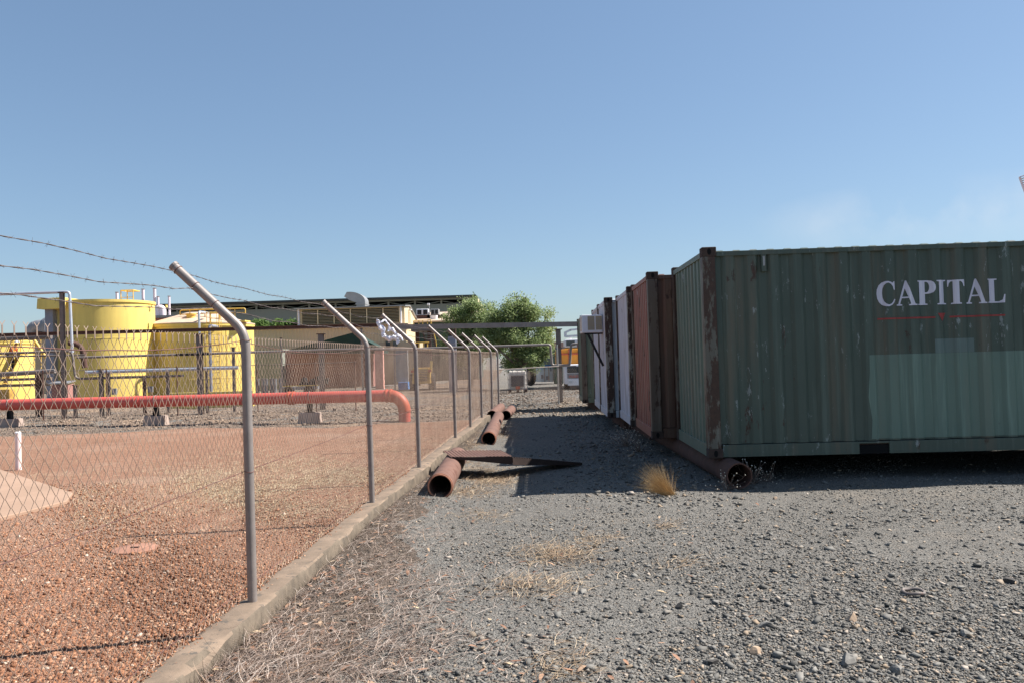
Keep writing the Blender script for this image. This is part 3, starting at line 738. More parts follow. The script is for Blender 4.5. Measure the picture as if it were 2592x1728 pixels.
# ribbed steel planks bridging the pipe
def plank(p, q, wdt, skirt0, skirt1, label, m=M['rusty']):
    p = Vector(p); q = Vector(q); d = (q-p); L = d.length; d.normalize(); side = Vector((-d.y, d.x, 0)).normalized()
    t = thing('ribbed_plank', p, label, 'steel plank', 'ribbed steel planks lying across the pipe')
    mb = MB(); n = int(L/.0125)
    for i in range(n+1):
        h = [0, .009][(i//2) % 2]; c = p+d*(L*i/n)
        mb.v.append(tuple(c+Vector((0, 0, h)))); mb.v.append(tuple(c+side*wdt+Vector((0, 0, h))))
    for i in range(n): mb.f.append((2*i, 2*i+2, 2*i+3, 2*i+1))
    mb.build('deck', m, t)
    for off in (0, wdt):
        mb = MB(); k = 0; a = p+side*off; b = q+side*off; th = side*.004*(1 if off == 0 else -1)
        mb.v += [tuple(a), tuple(b), tuple(b-Vector((0, 0, skirt1))), tuple(a-Vector((0, 0, skirt0))), tuple(a+th), tuple(b+th), tuple(b+th-Vector((0, 0, skirt1))), tuple(a+th-Vector((0, 0, skirt0)))]
        mb.f += [tuple(k+j for j in f) for f in ((0,1,2,3),(7,6,5,4),(0,4,5,1),(3,2,6,7),(1,5,6,2),(0,3,7,4))]
        mb.build('flange', M['shaderust'], t)  # shade on the flanges painted in by the darker rust
q0 = gp(1142, 1156, .315); q1 = gp(1296, 1154, .28)
plank(q0, q1, .80, .02, .11, 'lit rusty ribbed steel plank resting on the near pipe')
q2 = gp(1296, 1158, .265); q3 = gp(1474, 1171, .03)
plank(q2+Vector((.01, .05, 0)), q3, .5, .10, .03, 'shaded ribbed steel plank sloping down toward the containers', M['shaderust'])  # deck colour darkened to carry its shade

# ------------------------------------------------ scatter helpers
ICV = np.array([(a, b, c) for c in (-.62, .62) for a, b in ((-.8, -.8), (.8, -.8), (.8, .8), (-.8, .8))])+0.0
ICF = np.array([(0,3,2),(0,2,1),(4,5,6),(4,6,7),(0,1,5),(0,5,4),(1,2,6),(1,6,5),(2,3,7),(2,7,6),(3,0,4),(3,4,7)])
def stones(name, X, Y, Z, size, m, flat=(.4, .8), sink=.25, rough=.42):
    n = len(X); s3 = np.stack([size*rng.uniform(.7, 1.3, n), size*rng.uniform(.6, 1.1, n), size*rng.uniform(*flat, n)], -1)
    V = (ICV[None]+rng.uniform(-rough, rough, (n, len(ICV), 3)))*s3[:, None]/2*1.15
    a = rng.uniform(0, 2*PI, n); b = rng.uniform(-.6, .6, n); ca, sa, cb, sb = np.cos(a), np.sin(a), np.cos(b), np.sin(b)
    x = V[..., 0]; y = V[..., 1]; z = V[..., 2]
    x, z = x*cb[:, None]-z*sb[:, None], x*sb[:, None]+z*cb[:, None]
    x, y = x*ca[:, None]-y*sa[:, None], x*sa[:, None]+y*ca[:, None]
    V = np.stack([x+X[:, None], y+Y[:, None], z+(Z+size*.5*(.6-sink))[:, None]], -1).reshape(-1, 3)
    F = (ICF[None]+(np.arange(n)*len(ICV))[:, None, None]).reshape(-1, 3)
    return npmesh(name, V, F, m)
def visible(n, y0, y1, xa=-.70, xb=.80, p=1.0):
    """random ground points, denser towards the viewer"""
    u = rng.uniform(0, 1, n); Y = (y0**(-p)+(y1**(-p)-y0**(-p))*u)**(-1/p); X = Y*rng.uniform(xa, xb, n); return X, Y
# grey gravel
X, Y = visible(130000, 3.9, 15); u = X-fx(Y); k = (u > .16); X, Y = X[k], Y[k]
sz = rng.gamma(1.4, .0037, len(X))+.005
patch = (np.sin(X*1.3+Y*.9)+np.sin(X*.7-Y*1.9+2)+.8*(X > .6)) > .1; keep = (patch & (rng.uniform(0, 1, len(X)) < .9)) | (rng.uniform(0, 1, len(X)) < .22)
X, Y, sz = X[keep], Y[keep], np.clip(sz[keep], .005, .034)
o = stones('loose_gravel', X, Y, gz(X, Y), sz, M['gravelstones']); tag(o, 'loose grey gravel scattered over the track', 'gravel', kind='stuff')
X, Y = visible(1300, 3.95, 12, -.15, .66); u = X-fx(Y); k = (u > .5); X, Y = X[k], Y[k]; sz = np.clip(rng.gamma(1.8, .008, len(X))+.012, .012, .06)
k = (sz < .05) | (X > .8); X, Y, sz = X[k], Y[k], sz[k]
o = stones('broken_stones', X, Y, gz(X, Y), sz, M['gravelstones'], (.3, .6), sink=.35); tag(o, 'broken stone chips strewn over the grey track', 'gravel', kind='stuff')
# red gravel
X, Y = visible(90000, 3.6, 12, -.72, .05, 1.0); u = X-fx(Y); k = (u < -.14); X, Y = X[k], Y[k]; sz = np.clip(rng.gamma(1.4, .0046, len(X))+.005, .005, .03)
o = stones('loose_red_gravel', X, Y, np.full(len(X), -.045)+.01*np.sin(X*1.1+Y*.7), sz, M['redstones'], (.5, .9)); tag(o, 'loose orange red gravel inside the fence', 'gravel', kind='stuff')
n = 2600; Y = rng.uniform(3.2, 11, n); u = -np.abs(rng.normal(0, .045, n))-.0; X = fx(Y)-.11-u*1.2-.01; X = np.minimum(X, fx(Y)-.01)
o = stones('kerb_grit', X, Y, np.full(n, .146), np.clip(rng.gamma(1.4, .003, n)+.003, .003, .016), M['redstones'], (.5, .9)); tag(o, 'red grit spilled along the inner edge of the kerb top', 'gravel', kind='stuff')
# rubble beyond the yard
n = 9000; X = rng.uniform(-20, -1.5, n); Y = rng.normal(25.3, 2.2, n); k = (Y > 22.3) & (Y < 31); X, Y = X[k], Y[k]; sz = np.clip(rng.gamma(1.4, .014, len(X))+.012, .012, .10)
o = stones('rubble', X, Y, gz(X, Y)+.01, sz, M['rubblestones'], (.5, .9)); tag(o, 'grey rubble bank behind the red pipe', 'rubble', kind='stuff')
n = 9000; X = rng.uniform(-1.5, 3.5, n); Y = rng.uniform(22, 42, n); sz = np.clip(rng.gamma(1.3, .012, n)+.012, .012, .09)
o = stones('coarse_ballast', X, Y, gz(X, Y), sz, M['rubblestones'], (.5, .9)); tag(o, 'coarse ballast around the gantry foot', 'gravel', kind='stuff')
n = 4200; Y = rng.uniform(8.5, 24, n); X = rng.normal(1.35, .55, n)+Y*.028; k = (X > .1) & (X < 3.2); X, Y = X[k], Y[k]; sz = np.clip(rng.gamma(1.3, .009, len(X))+.01, .01, .07)
o = stones('lane_rubble', X, Y, gz(X, Y), sz, M['gravelstones'], (.4, .8)); tag(o, 'rubble and clods along the shaded foot of the container row', 'rubble', kind='stuff')
# a few single rocks one can point at
def rock(px, py, s_, m, label, fl=(.55, .75)):
    p = gnd(px, py, 0); z = float(gz(p.x, p.y)); bm = bmesh.new(); bmesh.ops.create_icosphere(bm, subdivisions=2, radius=1)
    a, b, c = s_*.5*random.uniform(.9, 1.2), s_*.5*random.uniform(.7, .9), s_*.5*random.uniform(*fl)
    pl = [(Vector((random.uniform(-1, 1), random.uniform(-1, 1), random.uniform(-.2, 1))).normalized(), random.uniform(.35, .7)) for _ in range(12)]
    for v in bm.verts:
        for nn, dd in pl:
            k = v.co.dot(nn)-dd
            if k > 0: v.co -= nn*k
        v.co = Vector((v.co.x*a, v.co.y*b, v.co.z*c))
    me = bpy.data.meshes.new('rock'); bm.to_mesh(me); bm.free(); me.materials.append(m)
    o = bpy.data.objects.new('rock', me); C.objects.link(o); o.location = (p.x, p.y, z+c*.55); o.rotation_euler = (random.uniform(-.2, .2), random.uniform(-.3, .3), random.uniform(0, 6)); tag(o, label, 'rock', 'loose rocks on the grey track')
M['rkdark'] = mat('dark_rock', (.05, .045, .04), (.08, .072, .064), 20, .9, bump=.5)
M['rkgrey'] = mat('grey_rock', (.23, .215, .19), (.15, .14, .125), 20, .9, bump=.5)
M['rktan'] = mat('tan_rock', (.42, .30, .20), (.33, .24, .17), 20, .9, bump=.5)
for px, py, s_, m, lab in ((1960,1258,.075,'rktan','tan rock alone near the shade edge in front of the lettered container'),
    (2140,1356,.085,'rkdark','dark angular rock beside a paler round one in mid track'), (2147,1330,.06,'rkgrey','pale grey rounded rock behind the dark angular one'),
    (2370,1319,.055,'rktan','small pinkish rock on the smooth stretch of gravel at right'), (2552,1476,.12,'rkdark','large black rock near the right edge of the track'),
    (2168,1466,.07,'rkgrey','grey upright rock between the tan chips in mid track'), (1812,1524,.075,'rkgrey','grey block of rock at lower middle beside tan slabs'),
    (1722,1540,.07,'rkdark','dark rock leftmost in the lower middle of the track'), (1935,1585,.09,'rkgrey','grey slab rock lying on a tan one at lower middle'),
    (2158,1568,.10,'rktan','broad tan slab of rock right of lower middle'), (2290,1595,.07,'rkdark','black pointed rock left of the grey tilted slab'),
    (2440,1608,.09,'rkgrey','tilted grey slab at lower right'), (2145,1675,.15,'rkgrey','widest flat grey rock at the bottom of the track'),
    (1800,1675,.08,'rkdark','black rock near the bottom left of the gravel'), (2265,1700,.11,'rkgrey','pale jagged rock at the bottom right of the gravel'),
    (2525,1542,.06,'rkgrey','light grey square chip at the right edge'), (1915,1650,.09,'rktan','tan crumbly rock near the bottom of the track')):
    rock(px, py, s_, M[m], lab)
p = gnd(2313, 1512, .0); z = float(gz(p.x, p.y)); mb = MB()
mb.tube([(p.x+.062*math.cos(a), p.y+.062*math.sin(a), z+.02+.003*math.sin(a*3)) for a in np.linspace(0, 2*PI, 41)[:-1]], .010, 8, closed=True)
tag(mb.build('metal_ring', M['taupe'], smooth=True), 'flat rusty metal ring lying on the gravel at right', 'ring')
# round cover in the yard
p = gnd(342, 1387, -.03); t = thing('inspection_cover', (p.x, p.y, -.04), 'round red dusted inspection cover set in the red gravel', 'cover')
MB().lathe([(.20, 0), (.20, .012), (.185, .018)], (p.x, p.y, -.04), 40).build('cover_plate', M['manhole'], t, smooth=True)
MB().box(p.x-.04, p.x+.04, p.y-.012, p.y+.012, -.021, -.012).build('handle', M['rustdark'], t, bevel=.003)
# white marker post
p = gnd(47, 1189, -.045); d_ = p.y; ztp = at(46, 1092, d_).z
t = thing('marker_post', (p.x, p.y, -.045), 'short white round marker post stained orange at the base in the red yard', 'post')
MB().tube([(p.x, p.y, -.06), (p.x, p.y, ztp-.02)], .048, 18).build('post_shaft', M['pvc'], t, smooth=True)
MB().lathe([(.050, 0), (.048, .02), (.03, .035)], (p.x, p.y, ztp-.03), 18).build('post_cap', M['white'], t, smooth=True)

# ------------------------------------------------ dry grass, straw, leaves
ysb = ar(2.5, 20, .12); Vs = np.zeros((len(ysb), 9, 3))
for j, y in enumerate(ysb):
    wd_ = .34+.36*math.exp(-((y-5.2)/2.4)**2)+.10*math.sin(y*3.1)+.07*math.sin(y*7.7)+random.uniform(-.07, .07)
    if y > 15: wd_ *= max(.1, (20-y)/5)
    for i in range(9): x = fx(y)+.11+wd_*i/8; Vs[j, i] = (x, y, float(gz(x, y))+.004-(.012 if i == 8 else 0))
i = np.arange(len(ysb)*9).reshape(len(ysb), 9); F = np.stack([i[:-1,:-1], i[:-1,1:], i[1:,1:], i[1:,:-1]], -1).reshape(-1, 4)
o = npmesh('soil_strip', Vs.reshape(-1, 3), F, ground_mat('brown_soil', [(0, (.06, .048, .038)), (.5, (.135, .105, .082)), (1, (.23, .18, .14))], None, sc=(45, 110)), smooth=True); tag(o, kind='structure')
def blades(name, X, Y, Z, L, W, m, lean=1.2, seg=4, azm=None, curl=.7, lift=.0):
    n = len(X); az = rng.uniform(0, 2*PI, n) if azm is None else azm
    el = PI/2-np.abs(rng.normal(lean, .25, n)).clip(0, 1.55); V = np.zeros((n, seg+1, 2, 3))
    px, py, pz = X.copy(), Y.copy(), Z.copy()+lift*rng.uniform(0, 1, n)
    turn = rng.normal(0, curl, n)/seg; dr = rng.uniform(0, .5, n)/seg
    for k in range(seg+1):
        wd = W*(1-k/seg*.85); sx, sy = -np.sin(az), np.cos(az)
        V[:, k, 0] = np.stack([px-sx*wd/2, py-sy*wd/2, pz], -1); V[:, k, 1] = np.stack([px+sx*wd/2, py+sy*wd/2, pz+wd*.4], -1)
        px = px+np.cos(az)*np.cos(el)*L/seg; py = py+np.sin(az)*np.cos(el)*L/seg; pz = np.maximum(pz+np.sin(el)*L/seg, Z+.001)
        az = az+turn; el = el-dr
    base = (np.arange(n)*(seg+1)*2)[:, None]+np.arange(seg)[None]*2
    F = np.stack([base, base+1, base+3, base+2], -1).reshape(-1, 4)
    return npmesh(name, V.reshape(-1, 3), F, m)
X, Y = visible(60000, 3.7, 12.5, -.52, .25, 1.1); u = X-fx(Y)
wide = .35+.55*np.exp(-((Y-5.2)/2.2)**2)
dens = np.exp(-np.clip(u-wide, 0, None)/.28)*(.75+.5*np.sin(Y*2.9+X*3.2)*np.sin(X*4-Y*1.3)); k = (u > .13) & (rng.uniform(0, 1, len(X)) < dens)
X, Y = X[k], Y[k]; n = len(X)
o = blades('dry_grass_litter', X, Y, gz(X, Y), rng.uniform(.05, .20, n), rng.uniform(.0018, .0042, n), M['straw'], 1.36, lift=.035); tag(o, 'matted dead grass along the foot of the kerb', 'dry grass', kind='stuff')
X, Y = visible(1500, 3.7, 12.5, -.52, .25, 1.1); u = X-fx(Y); k = (u > .12) & (u < .7); X, Y = X[k], Y[k]; n = len(X)
o = blades('dry_grass_stalks', X, Y, gz(X, Y), rng.uniform(.12, .32, n), rng.uniform(.0015, .003, n), M['straw'], .9); tag(o, 'longer dead grass stalks leaning against the kerb', 'dry grass', kind='stuff')
# patches on the track
PX = []; PYY = []; PL = []
for px, py, w_, h_, cnt, ln in ((1400,1395,95,24,620,.15),(1345,1482,110,26,420,.13),(1215,1305,60,14,220,.10),(1420,1690,60,40,170,.14),(1720,1425,70,12,90,.12),(1230,1200,60,18,1500,.10),(1250,1216,55,14,900,.10),(1265,1085,45,24,1800,.12),(1200,1135,22,60,1200,.12),(1180,1245,70,14,700,.10),(1320,1020,90,18,1500,.12),(1440,1020,45,16,1600,.14),(1500,1360,60,14,160,.1),(1690,1330,30,8,120,.08)):
    for _ in range(cnt):
        p = gnd(px+random.gauss(0, w_*.62)+14*math.sin(_*.37), py+random.gauss(0, h_*.6)+4*math.sin(_*.11), 0)
        if p.x > float(fx(p.y))+.16: PX.append(p.x); PYY.append(p.y); PL.append(ln*random.uniform(.5, 1.5))
X, Y, Lb = map(np.array, (PX, PYY, PL)); o = blades('straw_patches', X, Y, gz(X, Y), Lb, rng.uniform(.0025, .0048, len(X)), M['tuft'], 1.38, lift=.012); tag(o, 'patches of tan dead grass on the track', 'dry grass', kind='stuff')
# yard grass band
PX = []; PYY = []
for _ in range(30000):
    px = random.uniform(180, 1100); c = 1300-(px-200)*.14; py = random.gauss(c-20, 42)
    if not 1100 < py < 1480: continue
    p = gnd(px, py, -.045); dn = .5+.5*math.sin(p.x*2.3+1)*math.sin(p.y*1.7)
    if p.x < float(fx(p.y))-.2 and random.random() < dn+.25: PX.append(p.x); PYY.append(p.y)
for _ in range(15000):
    px, py = random.uniform(60, 1000), random.gauss(1235, 60)
    if not 1120 < py < 1420: continue
    p = gnd(px, py, -.045)
    if p.x < float(fx(p.y))-.2 and math.sin(p.x*1.9+p.y*.8)+math.sin(p.y*2.7-p.x*.6) > random.uniform(-.6, .8): PX.append(p.x); PYY.append(p.y)
for _ in range(6000):
    y = random.uniform(3.5, 18); x = float(fx(y))-.2-abs(random.gauss(0, .12)); PX.append(x); PYY.append(y)
X, Y = np.array(PX), np.array(PYY); o = blades('yard_dry_grass', X, Y, np.full(len(X), -.045), rng.uniform(.05, .14, len(X)), rng.uniform(.003, .006, len(X)), M['palegrass'], 1.46); tag(o, 'short bleached grass growing through the red yard', 'dry grass', kind='stuff')
# leaves
def leaves(name, X, Y, Z, s_, m):
    n = len(X); az = rng.uniform(0, 2*PI, n); t = np.array([(-1, 0, .0), (-.3, .32, .25), (.5, .26, .2), (1, 0, .05), (.5, -.26, .2), (-.3, -.32, .25)])
    V = t[None]*s_[:, None, None]*np.stack([np.ones(n), rng.uniform(.7, 1.3, n), rng.uniform(-.6, 1.4, n)], -1)[:, None]
    tl = rng.uniform(-.35, .35, n)[:, None]; V[..., 2] += V[..., 0]*tl
    x = V[..., 0]*np.cos(az)[:, None]-V[..., 1]*np.sin(az)[:, None]; y = V[..., 0]*np.sin(az)[:, None]+V[..., 1]*np.cos(az)[:, None]
    V = np.stack([x+X[:, None], y+Y[:, None], V[..., 2]+(Z+s_*.3)[:, None]], -1).reshape(-1, 3)
    b = (np.arange(n)*6)[:, None]; F = np.concatenate([np.concatenate([b, b+1, b+2, b+5], 1), np.concatenate([b+5, b+2, b+3, b+4], 1)])
    return npmesh(name, V, F, m)
X, Y = visible(5200, 3.8, 14, -.5, .3, 1.1); u = X-fx(Y); k = (u > .14) & (rng.uniform(0, 1, len(X)) < np.exp(-np.clip(u-.2, 0, None)/.4)+.03); X, Y = X[k], Y[k]
o = leaves('fallen_leaves', X, Y, gz(X, Y)+.01, rng.uniform(.012, .038, len(X)), M['litter']); tag(o, 'curled brown fallen leaves lying in the dead grass', 'leaves', kind='stuff')

def tuft(px, py, n, h, lab, name='straw_tuft', leanx=-.55):
    p = gnd(px, py, 0); z = float(gz(p.x, p.y)); X = rng.normal(p.x, .035, n); Y = rng.normal(p.y, .03, n)
    az = rng.normal(PI, .75, n); el = rng.uniform(.25, 1.25, n)
    V = []; F = []
    seg = 4; L = rng.uniform(.35, 1, n)*h
    Vv = np.zeros((n, seg+1, 2, 3)); x, y, zz = X.copy(), Y.copy(), np.full(n, z)
    for k in range(seg+1):
        wd = .0032*(1-k/seg*.8); Vv[:, k, 0] = np.stack([x-wd/2, y, zz], -1); Vv[:, k, 1] = np.stack([x+wd/2, y, zz+wd*.3], -1)
        x = x+np.cos(az)*np.cos(el)*L/seg; y = y+np.sin(az)*np.cos(el)*L/seg; zz = zz+np.sin(el)*L/seg; el = el-.06
    base = (np.arange(n)*(seg+1)*2)[:, None]+np.arange(seg)[None]*2
    F = np.stack([base, base+1, base+3, base+2], -1).reshape(-1, 4)
    o = npmesh(name, Vv.reshape(-1, 3), F, M['goldstraw']); tag(o, lab, 'grass tuft')
tuft(1692, 1253, 900, .44, 'golden dry grass tuft leaning left at the edge of the container shade')
def weed(px, py, n, h, lab, spread=1.0):
    p = gnd(px, py, 0); z = float(gz(p.x, p.y)); t = thing('dried_weed', (p.x, p.y, z), lab, 'weed', 'dried weeds with pale seed heads')
    st = MB(); sh = MB()
    for i in range(n):
        az = random.uniform(0, 2*PI); el = random.uniform(.15, 1.4); L = h*random.uniform(.4, 1); c = Vector((p.x+random.gauss(0, .02), p.y+random.gauss(0, .02), z)); pts = [c.copy()]
        for k in range(5):
            c = c+Vector((math.cos(az)*math.cos(el)*spread, math.sin(az)*math.cos(el)*spread, math.sin(el)))*L/5; pts.append(c.copy()); az += random.gauss(0, .25); el += random.gauss(0, .12)
        st.tube(pts, .0024, 3, cap=False); e = pts[-1]; sh.lathe([(.001, -.006), (.006, -.002), (.006, .003), (.001, .006)], e, 6)
    st.build('stems', M['straw'], t); sh.build('seed_heads', M['seed'], t)
weed(1905, 1222, 42, .34, 'dried weed with white seed heads right of the open pipe mouth')
weed(1945, 1216, 16, .26, 'small dried weed in front of the dark gap under the lettered container')
weed(1838, 1238, 26, .26, 'low sprawling dried weed left of the open pipe mouth', 1.5)
weed(1585, 1128, 60, .42, 'shaded dried weed beside the off white container corner')
weed(1618, 1140, 45, .38, 'shaded dried weed beside the brown container corner')
weed(1273, 1100, 30, .30, 'sunlit dried weed beside the middle pipe mouth')

# ------------------------------------------------ red pipeline
RZ = .66
a = at(-160, 1024, 24.9); b = at(990, 998, 22.8)
pr = thing('red_pipeline', (b.x, b.y, 0), 'large red pipe running left on concrete footings and elbowing down into the yard', 'pipe')
dirp = Vector((b.x-a.x, b.y-a.y, 0)).normalized()
A_ = Vector((a.x-3*dirp.x, a.y-3*dirp.y, RZ)); B_ = Vector((b.x, b.y, RZ)); E_ = B_-dirp*.05
MB().tube([A_, A_.lerp(E_, .5), E_], .165, 28).build('pipe_run', M['redpipe'], pr, smooth=True)
el = []
for k in range(13):
    g_ = k/12*PI/2; el.append(E_+dirp*(.42*math.sin(g_))+Vector((0, 0, -.42*(1-math.cos(g_)))))
MB().tube(el, .170, 28).build('elbow', M['orangepipe'], pr, smooth=True)
MB().tube([el[-1], Vector((el[-1].x, el[-1].y, -.1))], .165, 28).build('riser', M['redpipe'], pr, smooth=True)
MB().tube([el[-1]+Vector((0, 0, .02)), el[-1]-Vector((0, 0, .03))], .178, 28).build('flange', M['orangepipe'], pr, smooth=True)
def onpipe(px): 
    r = ray(px, 1010); n = Vector((-dirp.y, dirp.x, 0)); k = (A_-Vector((0, 0, CAMZ))).dot(n)/r.dot(n); q = Vector((0, 0, CAMZ))+r*k; return Vector((q.x, q.y, RZ))
for px, wdt in ((350, .05), (738, .05), (985, .04)):
    c = onpipe(px); 
    for s_ in (-.06, .06): MB().tube([c+dirp*(s_-wdt/2), c+dirp*(s_+wdt/2)], .19 if px > 500 else .178, 24).build('coupling', M['orangepipe'] if px > 500 else M['redpipe'], pr, smooth=True)
for px in (-30+55, 394, 784, -420):
    c = onpipe(px)
    f = thing('pipe_footing', (c.x, c.y, -.08), {25: 'concrete footing under the red pipe at the left edge near the marker post', 394: 'concrete footing under the red pipe in front of the yellow tanks', 784: 'concrete footing under the red pipe nearest its elbow', -420: 'concrete footing under the red pipe beyond the left edge'}[px], 'footing', 'footings under the red pipe')
    MB().frus(c.x, c.y, -.1, .24, .30, .26, .27, .20).build('concrete_block', M['footing'], f, bevel=.015)
    MB().box(c.x-.07, c.x+.07, c.y-.006, c.y+.006, .24, RZ-.17).box(c.x-.07, c.x-.058, c.y-.06, c.y+.06, .24, RZ-.17).box(c.x+.058, c.x+.07, c.y-.06, c.y+.06, .24, RZ-.17).box(c.x-.13, c.x+.13, c.y-.1, c.y+.1, .242, .256).build('steel_stand', M['black'], f)
    mb = MB(); mb.tube([Vector((c.x, c.y, RZ))+Vector((0, math.cos(a)*.175, math.sin(a)*.175)) for a in np.linspace(-.4, PI+.4, 18)], .01, 6); mb.build('strap', M['steel'], f, smooth=True)

# ------------------------------------------------ pipe rack
def steelpipe(pts, r, m, lab, name='service_pipe', cat='pipe', grp='service pipes on the rack', seg=12):
    o = MB().tube(pts, r, seg).build(name, m, smooth=True); tag(o, lab, cat, grp); return o
def bend(pts, r, n=5):
    out = [Vector(pts[0])]
    for i in range(1, len(pts)-1):
        p, c, q = Vector(pts[i-1]), Vector(pts[i]), Vector(pts[i+1]); a = c+(p-c).normalized()*r; b = c+(q-c).normalized()*r
        for k in range(n+1):
            t = k/n; out.append((1-t)**2*a+2*t*(1-t)*c+t*t*b)
    out.append(Vector(pts[-1])); return out
bl = at(-300, 853, 29); br = at(1466, 815, 29.5); zb_ = 2.83
rk = thing('pipe_gantry', (0, 29, 0), 'long rusty steel beam gantry on slim columns spanning behind the fence', 'gantry')
p0_, p1_ = Vector((at(-300, 853, 29).x, 29, at(0, 850, 29).z)), Vector((at(960, 826, 29).x, 29, at(960, 826, 29).z))
mb = MB(); mb.bar(p0_, p1_, .14, .03); mb.bar(p0_+Vector((0, 0, .09)), p1_+Vector((0, 0, .09)), .14, .03); mb.bar(p0_+Vector((0, 0, .045)), p1_+Vector((0, 0, .045)), .02, .07); mb.build('beam', M['rusty'], rk)
q0_, q1_ = Vector((at(990, 826, 28.8).x, 28.8, at(990, 828, 28.8).z)), Vector((at(1470, 818, 28.8).x, 28.8, at(1470, 820, 28.8).z))
mb = MB(); mb.bar(q0_, q1_, .12, .17); mb.build('cable_tray', M['steel'], rk)
for px, yb in ((510, 1045), (818, 1040), (1418, 1011), (-120, 1050)):
    zt = at(px, 845 if px < 900 else 833, 29).z; c = at(px, yb, 29)
    m_ = M['taupe']
    h = .085
    MB().box(c.x-h, c.x+h, 28.96-.1, 28.96-.085, -.1, zt-.02).box(c.x-h, c.x+h, 28.96+.085, 28.96+.1, -.1, zt-.02).box(c.x-.006, c.x+.006, 28.96-.084, 28.96+.084, -.1, zt-.02).build('column', m_, rk)
    MB().box(c.x-.14, c.x+.14, 28.85, 29.07, zt-.02, zt+.01).build('head_plate', M['rustdark'], rk)
# tall blue grey column
x0, x1, z0, z1 = rect(1136, 851, 1156, 985, 42)
t = thing('steel_column', ((x0+x1)/2, 42, -.1), 'blue grey column with rusted bracket head in front of the trees', 'column')
MB().box(x0, x1, 41.8, 42.2, -.1, z1).build('shaft', M['greycol'], t, bevel=.01)
x0b, x1b, z0b, z1b = rect(1138, 828, 1154, 850, 42); mb = MB()
for k in range(5): mb.box(x0b+.02, x1b-.02, 41.85, 42.15, z0b+k*.09, z0b+k*.09+.045)
mb.box(x0b, x0b+.05, 41.9, 42.1, z0b, z1b).box(x1b-.05, x1b, 41.9, 42.1, z0b, z1b).build('bracket', M['rustdark'], t)
# long thin pipe with a loop at right
d = 28.5
pts = [at(195, 897, d), at(640, 880, d), at(860, 867+3, d), at(1040, 877, d), at(1300, 875, d), at(1393, 874, d), at(1397, 924, d), at(1442, 924, d), at(1446, 874, d), at(1466, 873, d)]
zz = at(1300, 875, d).z
pts = [Vector((p.x, d, (zz if 1 < i < 6 or i >= 8 else p.z))) for i, p in enumerate(pts)]
pts[0].z = pts[1].z = pts[2].z = zz+.05; 
steelpipe(bend(pts, .09), .042, M['steel'], 'long thin grey pipe crossing the yard with a dropped loop near the olive container')
x0, x1, z0, z1 = rect(448, 893, 530, 899, 28.4); tag(MB().box(x0, x1, 28.3, 28.7, z0, z1).build('pipe_shelf', M['black']), 'short dark shelf bracket under the thin grey pipe in front of the conical tank', 'bracket')
d = 29.4
steelpipe([Vector((at(216, 936, d).x, d, at(400, 936, d).z)), Vector((at(603, 931, d).x, d, at(400, 936, d).z))], .058, M['silver'], 'shiny lagged pipe in front of the yellow tanks')
steelpipe(bend([at(-60, 896, d), at(182, 888, d), at(191, 958, d), at(465, 950, d)], .18), .043, M['taupe'], 'grey pipe stepping down by the left column then running low across the big tank')
steelpipe(bend([at(-80, 748, 27.8), at(176, 739, 27.8), at(183, 892, 27.8)], .12), .048, M['silver'], 'pale pipe running along the sky and turning down beside the tall left column')
steelpipe([at(-60, 951, 30), at(140, 938, 30)], .085, M['steel'], 'thick grey pipe low at the far left before the worker')
steelpipe([at(-60, 903, 30), at(215, 898, 30)], .03, M['taupe'], 'thin dark pipe just below the stair at far left')
steelpipe(bend([at(175, 868, 30.5), at(208, 872, 30.5), at(215, 930, 30.5)], .35), .10, M['rustdark'], 'dark curved hose elbow left of the big yellow tank')
steelpipe([at(-50, 859, 31), at(130, 852, 31)], .09, M['taupe'], 'dark cable tray pipe under the gantry beam at far left')
# left tall column pair
for px, yt, yb, w_, dd, lab, m_ in ((160, 742, 1061, .13, 27.8, 'tall steel column carrying the high pale pipe at left', M['taupe']), (191, 975, 1061, .10, 27.6, 'short steel column right of the tall one at left', M['taupe']),
        (257, 935, 1050, .12, 29.4, 'pipe stand in front of the shaded side of the big tank', M['taupe']), (276, 945, 1010, .08, 29.5, 'thin pipe stand with valve in front of the big tank', M['taupe']), (366, 955, 1008, .10, 29.5, 'pipe stand with control box at the gap between the tanks', M['rustdark']),
        (425, 930, 1008, .10, 29.6, 'pipe stand left of the conical tank ladder', M['taupe']), (524, 935, 1008, .08, 29.6, 'pipe stand right of the tall gantry column', M['taupe']), (592, 880, 1010, .09, 29.6, 'grey pipe stand just left of the nearest fence post', M['taupe']),
        (97, 940, 1010, .16, 30.2, 'thick dark pipe stand below the worker', M['rustdark']), (713, 856, 1000, .07, 40, 'pale post in front of the grey green wall', M['steel']), (917, 832, 1010, .08, 36, 'galvanised post in front of the red brown wall', M['steel']), (999, 875, 1000, .07, 40, 'galvanised post beside the salmon curtain', M['steel'])):
    x = at(px, (yt+yb)/2, dd).x; zt = at(px, yt, dd).z
    t = thing('pipe_stand', (x, dd, -.1), lab, 'column', 'steel stands around the pipework')
    MB().box(x-w_/2, x+w_/2, dd-w_*.5, dd-w_*.4, -.12, zt).box(x-w_/2, x+w_/2, dd+w_*.4, dd+w_*.5, -.12, zt).box(x-w_*.08, x+w_*.08, dd-w_*.39, dd+w_*.39, -.12, zt).build('shaft', m_, t)
    MB().box(x-w_*.8, x+w_*.8, dd-w_*.7, dd+w_*.7, zt, zt+.03).build('head_plate', M['rustdark'], t)
